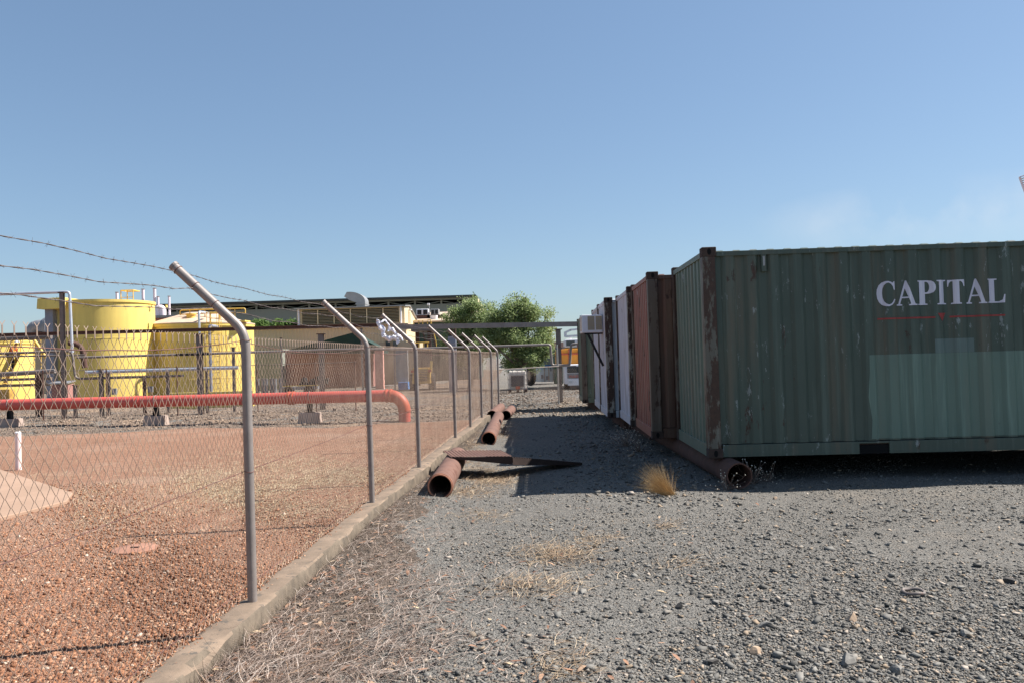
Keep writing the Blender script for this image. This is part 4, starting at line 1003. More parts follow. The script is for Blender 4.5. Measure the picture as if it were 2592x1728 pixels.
def cabinet(x0, y0, x1, y1, dd, lab, m_, roofm=None, dep=.4):
    a, b, z0, z1 = rect(x0, y0, x1, y1, dd); t = thing('control_cabinet', ((a+b)/2, dd, z0), lab, 'cabinet')
    MB().box(a, b, dd, dd+dep, z0, z1).build('cabinet_body', m_, t, bevel=.01)
    MB().box(a+.04, b-.04, dd-.012, dd-.001, z0+.05, z1-.05).build('cabinet_door', m_, t, bevel=.004)
    if roofm: MB().prismx([(dd-.12, z1+.02), (dd+dep+.05, z1+.10), (dd+dep+.05, z1+.13), (dd-.12, z1+.05)], a-.06, b+.06).build('cabinet_roof', roofm, t)
    return t
cabinet(130, 972, 172, 1016, 29.9, 'brown cabinet with sloping silver roof beside the tall left column', M['brick'], M['galv'])
cabinet(282, 982, 292, 998, 29.3, 'small grey junction box in front of the big tank', M['galv'], dep=.15)
cabinet(373, 977, 384, 992, 29.3, 'small dark junction box between the two tanks', M['greyduct'], dep=.15)
# small inner chain link fence
inn = thing('inner_fence', (-10, 27.2, -.05), 'low inner chain link fence on thin posts behind the red pipe', 'fence')
xa, xb = at(-40, 1000, 27.2).x, at(905, 1000, 27.2).x; zc = 1.62
for px in (-20, 109, 270, 449, 652, 800, 900):
    x = at(px, 990, 27.2).x; MB().tube([(x, 27.2, -.05), (x, 27.2, zc+.05)], .022, 8).build('post', M['rusty'], inn, smooth=True)
pitch = .06; ns = int((xb-xa)/pitch); hh = .06; nk = int(1.5/hh); ii, kk = np.meshgrid(np.arange(ns), np.arange(nk), indexing='ij'); off = (ii+kk) % 2
P_ = np.stack([xa+(ii+off)*pitch, np.full(ii.shape, 27.2)+.003*(1-2*off), .1+kk*hh], -1); ang = np.array([0, 2.094, 4.189]); ring = np.stack([np.cos(ang), np.sin(ang), np.sin(ang)*.4], -1)*.0022
V = (P_[:, :, None]+ring[None, None]).reshape(-1, 3); base = (ii*nk+kk)[:, :-1]*3
F = np.concatenate([np.stack([base+a, base+(a+1) % 3, base+3+(a+1) % 3, base+3+a], -1).reshape(-1, 4) for a in range(3)])
npmesh('chain_link_mesh', V, F, M['wire'], parent=inn)
MB().tube([(xa, 27.2, zc), (xb, 27.2, zc)], .012, 6).build('top_rail', M['taupe'], inn)
# cross fence at the end of the lane
cf = thing('cross_fence', (0, 25, 0), 'low chain link gate closing the lane between the fence corner and the containers', 'fence')
ca = Vector((PB[-1].x, YEND, 0)); cb2 = Vector((at(1415, 980, 28.6).x, 28.2, 0)); cc2 = Vector((at(1460, 980, 26.4).x+.1, 27.6, 0))
for a, b, z0_, z1_ in ((ca, cb2, 1.27, 1.27), (cb2, cc2, 1.27, 1.27)):
    MB().tube([a+Vector((0, 0, z0_)), b+Vector((0, 0, z1_))], .016, 8).build('top_rail', M['taupe'], cf, smooth=True)
    L = (b-a).length; ns = int(L/.045); V = []; mb = MB()
    for i in range(ns):
        for dr_ in (1, -1):
            pass
    dv = (b-a).normalized(); k = 0
    hh = .05; pitch = .045; nk = int(1.2/hh)
    ii, kk = np.meshgrid(np.arange(ns), np.arange(nk), indexing='ij'); off = (ii+kk) % 2; s_ = (ii+off)*pitch
    P_ = np.stack([a.x+dv.x*s_, a.y+dv.y*s_, .1+kk*hh*(z0_+(z1_-z0_)*s_/L)/1.27], -1); V = (P_[:, :, None]+(ring*.8)[None, None]).reshape(-1, 3); base = (ii*nk+kk)[:, :-1]*3
    F = np.concatenate([np.stack([base+q, base+(q+1) % 3, base+3+(q+1) % 3, base+3+q], -1).reshape(-1, 4) for q in range(3)])
    npmesh('chain_link_mesh', V, F, M['wire'], parent=cf)
c = cb2; zt = at(1410, 872, 28.2).z; MB().tube([(c.x-.05, 28.2, -.05), (c.x-.05, 28.2, zt)], .03, 10).build('post', M['galv'], cf, smooth=True)

# ------------------------------------------------ tanks
def tank(px0, px1, ytop, dd, name, lab, cone=None, m=M['yellow'], roofm=None):
    a = at(px0, ytop, dd).x; b = at(px1, ytop, dd).x; cx = (a+b)/2; R = (b-a)/2*.985; zt = at((px0+px1)/2, ytop, dd-R*.95).z
    t = thing(name, (cx, dd, -.1), lab, 'storage tank'); H = zt+.1
    MB().lathe([(R, 0), (R, H*.25), (R+.012, H*.25+.01), (R+.012, H*.25+.03), (R, H*.25+.04), (R, H*.62), (R+.012, H*.62+.01), (R+.012, H*.62+.03), (R, H*.62+.04), (R, H-.16), (R+.06, H-.14), (R+.06, H)], (cx, dd, -.1), 96, capt=cone is None).build('tank_wall', m, t, smooth=True)
    if cone is not None: MB().lathe([(R+.08, 0), (R+.08, .06), (R*.28, cone), (R*.25, cone+.03)], (cx, dd, zt), 72).build('tank_roof', roofm or M['pinkroof'], t, smooth=True)
    return t, cx, R, zt
t1, cx, R, zt = tank(148, 383, 757, 46, 'storage_tank', 'tall open topped yellow cylindrical tank, tallest of the tanks')
# launder box at left
x0, x1, z0, z1 = rect(114, 757, 158, 784, 44); MB().prism([(x0, z0), (x0+.05, z1-.02), (x1+.5, z1), (x1+.5, z0), (x0+.6, z0-.02)], 43.2, 45).build('overflow_box', M['yellow'], t1, bevel=.01)
x0, x1, z0, z1 = rect(128, 784, 148, 960, 44); MB().box(x0, x1, 43.5, 43.9, -.1, z1).build('downpipe', M['greycol'], t1, bevel=.02)
for px in (345, 382):
    c = at(px, 770, 46-R*.8); MB().lathe([(.09, -.06), (.05, .06), (.07, .1)], (c.x, cy := (46-math.sqrt(max(0, R*R-(c.x-cx)**2))-.1), c.z), 12).build('lifting_lug', M['yellow'], t1, smooth=True)
mb = MB(); xs_ = [at(306, 745, 46).x, at(322, 745, 46).x, at(337, 745, 46).x]; zr = at(320, 735, 46).z
for x in xs_: mb.tube([(x, 46, zt-.1), (x, 46, zr)], .03, 6)
mb.tube([(xs_[0], 46, zr), (xs_[-1], 46, zr)], .035, 6); mb.tube([(xs_[0], 46, zr), (xs_[0], 46.8, zr), (xs_[-1], 46.8, zr), (xs_[-1], 46, zr)], .035, 6)
mb.tube([(xs_[0], 46, zr-.4), (xs_[-1], 46, zr-.4)], .02, 6); mb.build('handrail', M['yellow2'], t1, smooth=True)
t2, cx, R, zt = tank(374, 638, 818, 49, 'storage_tank', 'wide yellow tank with pale conical roof, handrail and ladder', cone=.75)
yf = 49-R*.55
def hand(x0, x1, zb0, zt0, yy): 
    mb = MB(); mb.tube(bend([(x0, yy, zb0+.45), (x0, yy, zt0), (x1, yy, zt0), (x1, yy, zb0+.45)], .12), .035, 6)
    mb.tube([(x0, yy, zb0+.5), (x1, yy, zb0+.5)], .03, 6)
    for k in range(4): x = x0+(x1-x0)*(.15+.23*k); mb.tube([(x, yy, zb0), (x, yy, zt0)], .03, 6)
    return mb
x0, x1, z0, z1 = rect(456, 783, 621, 806, yf); hand(x0, x1, zt+.1, z1, yf).build('handrail', M['yellow2'], t2, smooth=True)
MB().box(x0, x1, yf-.1, yf+.9, zt+.08, zt+.16).build('platform', M['yellow'], t2)
mb = MB(); lx = at(548, 850, 49-R).x; yl = 49-R-.25; ztl = at(548, 790, yl).z
for s_ in (-.25, .25): mb.tube([(lx+s_, yl, .2), (lx+s_, yl, ztl)], .03, 6)
k = .4
while k < ztl: mb.tube([(lx-.25, yl, k), (lx+.25, yl, k)], .018, 5); k += .3
k = 2.4
while k < ztl:
    mb.tube([(lx+.4*math.cos(a), yl-.1-.45*math.sin(a), k) for a in np.linspace(-.2, PI+.2, 10)], .018, 5); k += .55
for a in np.linspace(0, PI, 5): mb.tube([(lx+.4*math.cos(a), yl-.1-.45*math.sin(a), 2.4), (lx+.4*math.cos(a), yl-.1-.45*math.sin(a), ztl)], .016, 5)
mb.build('caged_ladder', M['yellow2'], t2, smooth=True)
for px, yt_, r_, m_ in ((507, 790, .07, M['silver']), (534, 825, .09, M['greycol']), (521, 830, .03, M['yellow2']), (575, 830, .035, M['yellow2'])):
    c = at(px, yt_, yl); MB().tube(bend([(c.x, 49-R*.7 if m_ != M['yellow2'] else yl, c.z), (c.x, yl-.2, c.z), (c.x, yl-.2, .1)], .15), r_, 10).build('riser_pipe', m_, t2, smooth=True)
MB().lathe([(.24, 0), (.24, .35), (.30, .38), (.30, .45)], (at(500, 800, 48).x, yf-.3, zt+.16), 20).build('roof_hatch', M['yellow2'], t2, smooth=True)
x0, x1, z0, z1 = rect(240, 998, 640, 1010, 33)
o = MB().box(at(420, 1000, 33).x, at(640, 1000, 33).x, 33, 33.25, -.1, at(530, 991, 33).z).build('bund_wall', M['yellow']); tag(o, 'low yellow bund wall in front of the conical roofed tank', 'wall')
t3, cx, R, zt = tank(-120, 74, 864, 52, 'storage_tank', 'small yellow tank with rounded roof at the far left behind the stairs', cone=.35, roofm=M['yellow'])
# stair with worker
st = thing('access_stair', (at(20, 930, 48).x, 48, 0), 'yellow access stair rising in front of the small far left tank', 'stairs')
a = at(2, 975, 48); b = at(40, 895, 48)
for yy in (47.6, 48.3):
    MB().bar((a.x, yy, a.z), (b.x, yy, b.z), .05, .2).build('stringer', M['yellow2'], st)
    MB().tube([(a.x-.3, yy, a.z+1.0), (b.x-.3, yy, b.z+.95), (b.x+1.3, yy, b.z+.95)], .03, 6).tube([(a.x, yy, a.z), (a.x, yy, a.z+1.0)], .03, 6).tube([(b.x+.1, yy, b.z), (b.x+.1, yy, b.z+.95)], .03, 6).tube([(b.x+1.3, yy, b.z-.9), (b.x+1.3, yy, b.z+.95)], .03, 6).build('handrail', M['yellow2'], st, smooth=True)
mb = MB()
for k in range(8): c = Vector(a).lerp(Vector(b), (k+.5)/8); mb.box(c.x-.14, c.x+.14, 47.62, 48.28, c.z, c.z+.03)
mb.build('treads', M['yellow2'], st)
MB().box(at(36, 900, 48).x, at(62, 900, 48).x, 47.6, 48.4, b.z-.06, b.z).build('landing', M['yellow2'], st)
steelpipe([at(78, 848, 49), at(128, 922, 49)], .09, M['yellow2'], 'sloping orange conveyor pipe left of the big tank', name='chute', cat='chute', grp=None)
# low brown beams, far left
for py, dd, lab in ((960, 38, 'pale horizontal beam low at far left under the thick pipe'), (975, 37, 'second pale beam low at far left above the ground clutter')):
    o = MB().bar(at(-60, py+2, dd), at(130, py-3, dd), .15, .12).build('steel_beam', M['concrete']); tag(o, lab, 'beam')
cabinet(-40, 985, 24, 1012, 36, 'yellow framed low machine skid at the far left edge', M['machine'])
# building left behind
x0, x1, z0, z1 = rect(-150, 852, 150, 985, 62)
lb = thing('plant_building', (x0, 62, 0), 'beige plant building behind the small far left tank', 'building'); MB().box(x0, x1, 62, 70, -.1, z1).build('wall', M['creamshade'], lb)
MB().box(x0-.2, x1+.2, 61.8, 70.2, z1, z1+.12).build('roof', M['pinkroof'], lb)
for k, (px, py, w_, lab) in enumerate(((47, 826, 1.7, 'grey curved roof duct at far left, lower of two'), (86, 818, 2.0, 'grey curved roof duct beside the white roof unit'))):
    c = at(px, py, 60); dk = thing('roof_duct', (c.x, 62, z1+.1), lab, 'duct'); r_ = .5+.1*k
    pts = [(c.x-w_*.45, 63, c.z-.5), (c.x-w_*.40, 63, c.z-.05), (c.x-w_*.2, 63, c.z+.12), (c.x+w_*.6, 63, c.z+.14)]
    MB().tube(bend(pts, .3), r_, 20).build('duct_shell', M['greyduct'], dk, smooth=True)
x0, x1, z0, z1_ = rect(112, 812, 130, 838, 60); o = MB().box(x0, x1, 60, 61.5, z0, z1_).build('roof_unit', M['white'], bevel=.03); tag(o, 'white box roof unit left of the big tank', 'roof unit')

# ------------------------------------------------ worker
def worker():
    p = at(15, 938, 47.5); h = 1.72; t = thing('person', (p.x, 47.95, p.z), 'worker in orange shirt, navy trousers and white helmet bending on the yellow stair', 'person')
    def sk(name, V, E, R_, m, root=0):
        me = bpy.data.meshes.new(name); me.from_pydata([Vector(v)+Vector((0, 0, 0)) for v in V], E, []); me.materials.append(m)
        o = bpy.data.objects.new(name, me); C.objects.link(o); o.parent = t; sm = o.modifiers.new('skin', 'SKIN'); sm.use_smooth_shade = True
        for i, r in enumerate(R_): me.skin_vertices[0].data[i].radius = (r, r)
        me.skin_vertices[0].data[root].use_root = True; o.modifiers.new('sub', 'SUBSURF').levels = 1; o.modifiers['sub'].render_levels = 2; return o
    # bending forward to the right (+x)
    B = [(0,0,.92),(.02,0,1.08),(.12,0,1.26),(.22,0,1.38),(.29,0,1.44),(.35,0,1.53),(.39,0,1.60), (.20,.19,1.34),(.28,.23,1.08),(.42,.20,.95),(.20,-.19,1.34),(.30,-.24,1.10),(.45,-.20,1.0),
         (0,.1,.88),(.08,.11,.48),(-.02,.12,.08),(.12,.12,.03),(0,-.1,.88),(-.02,-.11,.47),(-.16,-.12,.10),(-.02,-.12,.04)]
    E = [(0,1),(1,2),(2,3),(3,4),(4,5),(5,6),(3,7),(7,8),(8,9),(3,10),(10,11),(11,12),(0,13),(13,14),(14,15),(15,16),(0,17),(17,18),(18,19),(19,20)]
    R_ = [.13,.13,.15,.13,.055,.085,.09,.06,.045,.035,.06,.045,.035,.095,.065,.045,.04,.095,.065,.045,.04]
    body = sk('body', B, E, R_, M['skin'])
    off = 0.014
    sv = [B[i] for i in (1,2,3,7,8,10,11)]; sk('shirt', sv, [(0,1),(1,2),(2,3),(3,4),(2,5),(5,6)], [.155,.17,.15,.08,.062,.08,.062], M['hivis'])
    tv = [B[i] for i in (0,13,14,15,17,18,19)]; sk('trousers', tv, [(0,1),(1,2),(2,3),(0,4),(4,5),(5,6)], [.155,.115,.085,.065,.115,.085,.065], M['navy'])
    hc = Vector((p.x+.40, 47.95, p.z+1.63)); hm = MB().lathe([(.16, 0), (.135, .01), (.125, .06), (.09, .11), (.02, .135)], hc, 20); hm.build('helmet', M['white'], t, smooth=True)
    for s_ in (-.2, .2):
        mb = MB(); c = Vector((p.x+.45, 47.95+s_, p.z+.98)); mb.tube([c, c+Vector((.04, 0, -.03)), c+Vector((.07, 0, -.05))], [.03, .035, .028], 8)
        for f in range(4): mb.tube([c+Vector((.06, -.03+.02*f, -.04)), c+Vector((.10, -.03+.02*f, -.07)), c+Vector((.11, -.028+.019*f, -.10))], [.010, .009, .007], 6)
        mb.tube([c+Vector((.02, -.035, -.02)), c+Vector((.05, -.06, -.05))], [.011, .008], 6); mb.build('hand', M['skin'], t, smooth=True)
worker()

# ------------------------------------------------ big shed and cream building
dS = 110
def zat(px, py, d): return at(px, py, d).z
xL, xR = at(250, 780, dS).x, at(1206, 750, dS).x; zt = zat(1205, 748, dS); zf = zat(1100, 758, dS); zo = zat(1100, 770, dS)
sh = thing('large_shed', ((xL+xR)/2, dS, 0), 'long grey green industrial shed with open clerestory under a dark roof', 'building')
MB().box(xL, xR, dS, dS+30, -.1, zo).build('wall', M['shed'], sh)
MB().prismx([(dS-1.5, zt-.25), (dS-1.5, zt), (dS+15, zt+2.2-2.2), (dS+32, zt-3), (dS+32, zt-3.3), (dS+15, zt-.3)], xL, xR).build('roof', mat('dark_roof', (.06, .065, .06), None, 1, .6), sh, fix=True)
MB().box(xR-.02, xR+.25, dS-1.5, dS+32, zt-2.1, zt-.4).build('barge_board', M['cream'], sh)
MB().box(xL, xR, dS-.6, dS-.3, zf-.15, zt-.26).build('fascia', M['shed'], sh)
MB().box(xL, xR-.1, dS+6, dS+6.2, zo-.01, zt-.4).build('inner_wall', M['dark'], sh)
mb = MB(); x = xR-1.2; k = 0; sp = 67*dS/FPX
while x > xL:
    mb.box(x-.12, x+.12, dS+.02, dS+.25, zo, zt-.4); mb.bar((x, dS+.3, zt-.6), (x-sp/2, dS+.3, zo+.05), .08, .1); mb.bar((x, dS+.3, zt-.6), (x+sp/2, dS+.3, zo+.05), .08, .1); x -= sp
mb.build('truss', M['shed'], sh)
# low shed with stacks, between the tanks
x0, x1, z0, z1 = rect(290, 800, 480, 806, 72); ls = thing('stack_house', (x0, 72, 0), 'low plant room with pale exhaust stacks behind the big yellow tank', 'building')
MB().box(x0-2, x1+1, 72, 80, -.1, z0).build('wall', M['brick'], ls); MB().box(x0-2.3, x1+1.3, 71.5, 80.5, z0, z1).build('roof', M['greyduct'], ls)
for px, yt_, r_, lab in ((296, 741, .12, 'pale exhaust stack leftmost above the rim of the big tank'), (362, 733, .13, 'pale exhaust stack second from left just above the tank rim'), (391, 731, .13, 'tallest pale exhaust stack right of the big tank'), (400, 752, .10, 'short capped exhaust stack close beside the tallest one'), (428, 751, .10, 'rightmost pale exhaust stack standing apart')):
    c = at(px, yt_, 74); s_ = thing('exhaust_stack', (c.x, 74, z1), lab, 'exhaust stack', 'pale exhaust stacks'); MB().tube([(c.x, 74, z1), (c.x, 74, c.z)], r_, 14).build('stack_pipe', M['pinkwhite'], s_, smooth=True)
    MB().lathe([(r_+.03, 0), (r_+.05, .05), (r_*.5, .08)], (c.x, 74, c.z), 14).build('rain_cap', M['galv'], s_, smooth=True)
c = at(406, 790, 73); o = MB().tube(bend([(c.x-.25, 73, z1), (c.x-.25, 73, c.z+.35), (c.x+.2, 73, c.z+.35), (c.x+.2, 73, z1)], .25), .3, 16).build('roof_duct', M['pinkwhite'], smooth=True); tag(o, 'stubby white bent roof duct between the stacks', 'duct')
# cream building
dC = 60
cb = thing('cream_building', (at(800, 900, dC).x, dC, 0), 'cream clad plant building with louvred rooftop storey', 'building')
x0, x1, z0, z1 = rect(752, 780, 1024, 823, dC); dep = 7.6
x1 = at(1024, 800, dC).x
MB().prismx([(dC, z0-.05), (dC, z1), (dC+2.6, z1+.18), (dC+dep, z1-.75), (dC+dep, z0-.05)], x0+.0, x1).build('upper_storey', M['cream'], cb, fix=True)
MB().prismx([(dC-.35, z1+.0), (dC-.35, z1+.08), (dC+2.6, z1+.26), (dC+dep+.1, z1-.67), (dC+dep+.1, z1-.74), (dC+2.6, z1+.19)], x0-.15, x1+.12).build('roof', M['galv'], cb, fix=True)
nb = 6; mb = MB(); bay = (x1-x0-.7)/nb
for i in range(nb):
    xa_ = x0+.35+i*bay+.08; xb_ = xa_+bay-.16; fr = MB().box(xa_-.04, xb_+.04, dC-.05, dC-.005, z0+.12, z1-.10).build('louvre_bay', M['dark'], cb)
    lm = MB(); k = 0; n = 9; hh = (z1-z0-.26)/n
    for k in range(n): lm.prismx([(dC-.16, z0+.14+k*hh), (dC-.06, z0+.14+k*hh+hh*.6), (dC-.06, z0+.14+k*hh+hh*.7), (dC-.17, z0+.14+k*hh+hh*.12)], xa_, xb_)
    lm.build('louvre_blades', M['louvre'], fr)
    MB().box(xb_+.04, xb_+.12, dC-.17, dC-.01, z0+.1, z1-.1).build('mullion', M['cream'], cb)
for xx in (x0+.15, x1-.25): MB().tube([(xx, dC-.15, z0-.1), (xx, dC-.15, z1)], .07, 8).build('downpipe', M['white'], cb, smooth=True)
MB().box(x1, x1+.03, dC+2.2, dC+3.4, z0-.0, z0+.95).build('side_door', M['louvre'], cb)
MB().box(x1, x1+.2, dC+2.4, dC+2.9, z0+1.1, z0+1.2).build('wall_lamp', M['white'], cb, bevel=.02)
# main cream wall, vertical ribs
xw0, xw1, zw0, zw1 = rect(630, 826, 1028, 886, dC-.5); zw1 = z0-.08
def ribwall(x0, x1, yy, z0, z1, pit=.25, dp=.03):
    mb = MB(); x = x0; n = 0; us = []
    while x < x1: us += [(x, 0), (x+pit*.35, 0), (x+pit*.5, dp), (x+pit*.85, dp)]; x += pit
    for u, d_ in us: mb.v += [(u, yy-d_, z0), (u, yy-d_, z1)]
    for i in range(len(us)-1): mb.f.append((2*i, 2*i+2, 2*i+3, 2*i+1))
    return mb
ribwall(xw0, xw1, dC-.55, zw0, zw1).build('ribbed_wall', M['cream'], cb)
MB().box(xw0, xw1, dC-.5, dC+8, zw0, zw1).build('wall', M['cream'], cb)
MB().box(xw0-.2, xw1+.2, dC-.9, dC+8.2, zw1, zw1+.07).build('eave', M['pinkroof'], cb)
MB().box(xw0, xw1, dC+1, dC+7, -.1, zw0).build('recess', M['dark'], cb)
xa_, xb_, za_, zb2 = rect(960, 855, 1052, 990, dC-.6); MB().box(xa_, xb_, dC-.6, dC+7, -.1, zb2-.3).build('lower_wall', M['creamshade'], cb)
for px in (982, 1000): 
    a, b, c_, d_ = rect(px-7, 862, px+8, 880, dC-.62); wf = MB().box(a, b, dC-.66, dC-.605, c_, d_).build('window', M['louvre'], cb); MB().box(a+.05, b-.05, dC-.675, dC-.662, c_+.05, d_-.05).build('pane', M['glass'], wf)
# roof scoop duct
a, b, c_, d_ = rect(872, 739, 934, 778, 62); zc_ = z1+.2
sc_ = thing('roof_cowl', ((a+b)/2, 62.5, zc_), 'large galvanised curved duct cowl on the louvred rooftop storey', 'duct')
xr_ = at(925, 760, 62).x; xl_ = at(872, 745, 62).x; W_ = xr_-xl_; H_ = d_-zc_
prof = [(xr_, zc_-.1)]+[(xr_-W_*.75*(1-math.cos(t_)), zc_+H_*.35+H_*.65*math.sin(t_)) for t_ in np.linspace(0, PI/2*1.1, 12)]
prof += [(xl_, d_-.35), (xl_+W_*.25, zc_+H_*.45), (xr_-W_*.42, zc_+H_*.30), (xr_-W_*.42, zc_-.1)]
MB().prism(prof, 61.8, 63.4).build('cowl_body', M['galv'], sc_, fix=True)
MB().box(xr_-W_*.45, xr_+.03, 61.7, 63.5, zc_+.18, zc_+.26).build('flange', M['galv'], sc_)
# lower walls
def wallbox(x0_, y0_, x1_, y1_, d_, dp, m_, name, lab, cat, g=None):
    a, b, c, e = rect(x0_, y0_, x1_, y1_, d_); o = MB().box(a, b, d_, d_+dp, -.15, e).build(name, m_); tag(o, lab, cat, g); return o
wallbox(714, 884, 944, 985, 56, 2, M['brick'], 'brick_wall', 'red brown wall under the awning of the cream building', 'wall')
wallbox(633, 884, 713, 985, 55, 2, M['shed'], 'grey_wall', 'grey green wall right of the conical tank', 'wall')
a = [at(735, 884, 54), at(900, 840, 54), at(968, 884, 54)]
o = MB().prism([(a[0].x, a[0].z-.25), (a[2].x, a[2].z-.25), (a[2].x, a[2].z), (a[1].x+.3, a[1].z-.35), (a[1].x, a[1].z), (a[0].x, a[0].z)], 54, 56.5).build('awning', M['darkgreen'], fix=True); tag(o, 'dark green pitched shade awning in front of the cream building', 'awning')
for k in range(6):
    a, b, c, e = rect(648+k*11, 958, 656+k*11, 990, 45); o = MB().lathe([((b-a)/2*1.2, 0), ((b-a)/2*1.2, e+.1), ((b-a)/2*1.3, e+.12)], ((a+b)/2, 45+.2*(k % 2), -.1), 16).build('drum', M['greyduct'], smooth=True)
    tag(o, 'upright grey steel drum in the row against the grey green wall', 'drum', 'row of grey drums')
x0, x1, z0, z1 = rect(715, 974, 805, 990, 44); t = thing('low_trailer', (x0, 44, 0), 'low dark flatbed with a yellow edge rail before the red brown wall', 'trailer')
MB().box(x0, x1, 44, 45.6, z0+.1, z1-.08).build('bed', M['greyduct'], t); MB().box(x0, x1, 43.95, 43.99, z1-.05, z1).build('edge_rail', M['yellow2'], t)
for x in (x0+.3, x1-.5): MB().tube([(x, 44.0, .2), (x, 44.25, .2)], .28, 16).build('wheel', M['black'], t, smooth=True)
for px, s_, lab in ((775, .4, 'dark heap of machinery on the left of the flatbed'), (800, .5, 'dark heap of machinery on the right of the flatbed')):
    c = at(px, 965, 44.6); mb = MB()
    for k in range(9): q = Vector((c.x+random.gauss(0, s_*.5), 44.7+random.gauss(0, .2), z1+random.uniform(.0, .45))); mb.frus(q.x, q.y, q.z-.1, q.z+.1, .14, .12, .08, .09)
    o = mb.build('machinery', M['black']); tag(o, lab, 'machinery')
# salmon curtain
x0, x1, z0, z1 = rect(949, 879, 970, 988, 50); mb = MB(); n = 30; kk = 0
for i in range(n+1):
    z = z1-(z1+.1)*i/n; w_ = 0; mb.v += [(x0+w_, 50, z), (x1+w_, 50, z), (x1+w_, 50.4, z), (x0+w_, 50.4, z)]
    if i:
        for k in range(4): mb.f.append(((i-1)*4+k, (i-1)*4+(k+1) % 4, i*4+(k+1) % 4, i*4+k))
mb.f += [(0, 1, 2, 3), tuple(n*4+k for k in (3, 2, 1, 0))]
tag(mb.build('hanging_curtain', M['salmon'], fix=True), 'crinkled salmon pink strip curtain beside the cream building', 'curtain')
t = thing('wash_station', (at(1017, 980, 48).x, 48, 0), 'grey panel with bright blue base beside the yellow machine', 'panel')
x0, x1, z0, z1 = rect(1002, 884, 1032, 965, 48); MB().box(x0, x1, 48, 48.3, z0, z1).build('panel', M['galv'], t); x0, x1, z0, z1 = rect(1009, 966, 1034, 984, 47.8); MB().box(x0, x1, 47.6, 48.3, -.1, z1).build('base_tub', M['bluepaint'], t, bevel=.02)
# yellow machine
def machine():
    d = 45; t = thing('wheel_loader', (at(1067, 985, d).x, d, 0), 'yellow wheeled loader seen from behind, parked near the cream building', 'loader')
    x0, x1, z0, z1 = rect(1036, 930, 1097, 985, d); w_ = x1-x0
    MB().frus((x0+x1)/2, d+1, .35, z1, w_*.40, 1.0, w_*.36, .8).build('body', M['machine'], t, bevel=.04)
    mb = MB()
    for k in range(7): mb.box(x0+w_*.25, x1-w_*.25, d-.05, d-.0, .5+k*.09, .54+k*.09)
    mb.build('radiator_grille', M['black'], t)
    for x in (x0+.14, x1-.14): MB().tube([(x-.16, d+.6, .42), (x+.16, d+.6, .42)], .5, 24).build('wheel', M['black'], t, smooth=True)
    c = MB().box(x0+w_*.22, x1-w_*.22, d+.8, d+2.0, z1, z1+.95).build('cab', M['glass'], t, bevel=.03); MB().box(x0+w_*.17, x1-w_*.17, d+.7, d+2.1, z1+.95, z1+1.05).build('cab_roof', M['machine'], c, bevel=.02)
    MB().bar((x1-.15, d+.1, z1-.2), (x1-.1, d+.1, z1+.35), .12, .12).build('lift_arm', M['yellow2'], t)
    MB().box(x0+.1, x0+.28, d-.02, d+.06, z1-.25, z1-.12).build('lamp', M['orangepipe'], t); MB().box(x1-.28, x1-.1, d-.02, d+.06, z1-.25, z1-.12).build('lamp', M['orangepipe'], t)
machine()
# stairs to platform
d = 54; t = thing('platform_stair', (at(1080, 880, d).x, d, 0), 'yellow railed stair and brown platform right of the cream building', 'stairs')
a = at(1071, 840, d); b = at(1082, 884, d); c = at(1092, 840, d); e = at(1105, 884, d)
for p, q in ((a, b), (c, e)): MB().bar(p, q, .1, .14).build('stringer', M['rustdark'], t)
mb = MB()
for k in range(9): u = (k+.5)/9; p = a.lerp(b, u); q = c.lerp(e, u); mb.bar(p, q, .25, .04)
mb.build('treads', M['taupe'], t)
x0, x1, z0, z1 = rect(1040, 828, 1092, 838, d); MB().box(x0, x1, d, d+2, z0, z1).build('platform', M['taupe'], t)
mb = MB()
for px in (1047, 1060, 1070, 1082, 1090, 1104):
    yb = 830 if px < 1092 else 884; p = at(px, yb, d); q = at(px, yb-18, d); mb.tube([p, q], .03, 6)
mb.tube([at(1047, 812, d), at(1090, 810, d), at(1104, 866, d)], .03, 6); mb.build('handrail', M['yellow2'], t, smooth=True); mb = MB()
for px in (1050, 1060, 1072, 1082): mb.tube([at(px, 889, d-1), at(px, 868, d-1)], .035, 6)
mb.tube([at(1048, 868, d-1), at(1086, 866, d-1)], .035, 6); mb.build('handrail', M['yellow2'], t, smooth=True)
for px in (1058, 1088):
    x = at(px, 900, d+1).x; MB().box(x-.12, x+.12, d+.9, d+1.1, -.1, z0).build('leg', M['rustdark'], t)
# green low building with pale roof, rooftop units
dG = 66
gb = thing('green_building', (at(1110, 900, dG).x, dG, 0), 'dark green low building with pale roof carrying rooftop units', 'building')
x0, x1, z0, z1 = rect(1040, 815, 1210, 900, dG); MB().box(x0, x1, dG, dG+10, -.1, z1).build('wall', mat('dark_green_cladding', (.05, .085, .075), None, 1, .7, bump=0), gb)
zr1 = zat(1120, 799, dG+6); MB().prismx([(dG-.6, z1), (dG-.6, z1+.1), (dG+10, zr1+.55), (dG+10, z1)], x0-.2, x1+.2).build('roof', M['pinkroof'], gb, fix=True)
def rooftop(x0_, y0_, x1_, y1_, lab, name, m_, fan=True):
    a, b, c, e = rect(x0_, y0_, x1_, y1_, 68); t = thing(name, ((a+b)/2, 68, c), lab, 'roof unit'); MB().box(a, b, 68, 69.2, c, e).build('casing', m_, t, bevel=.03)
    for k in (0, 1):
        w_ = (b-a)/2; MB().box(a+k*w_+w_*.15, a+(k+1)*w_-w_*.15, 67.95, 67.995, c+(e-c)*.12, e-(e-c)*.18).build('fan_opening', M['black'], t)
    MB().box(a-.3, b+.3, 67.9, 69.4, c-.25, c-.02).build('frame', M['rustdark'], t)
rooftop(1054, 782, 1084, 798, 'white twin fan roof unit left of the rooftop lamp pole', 'air_handler', M['white'])
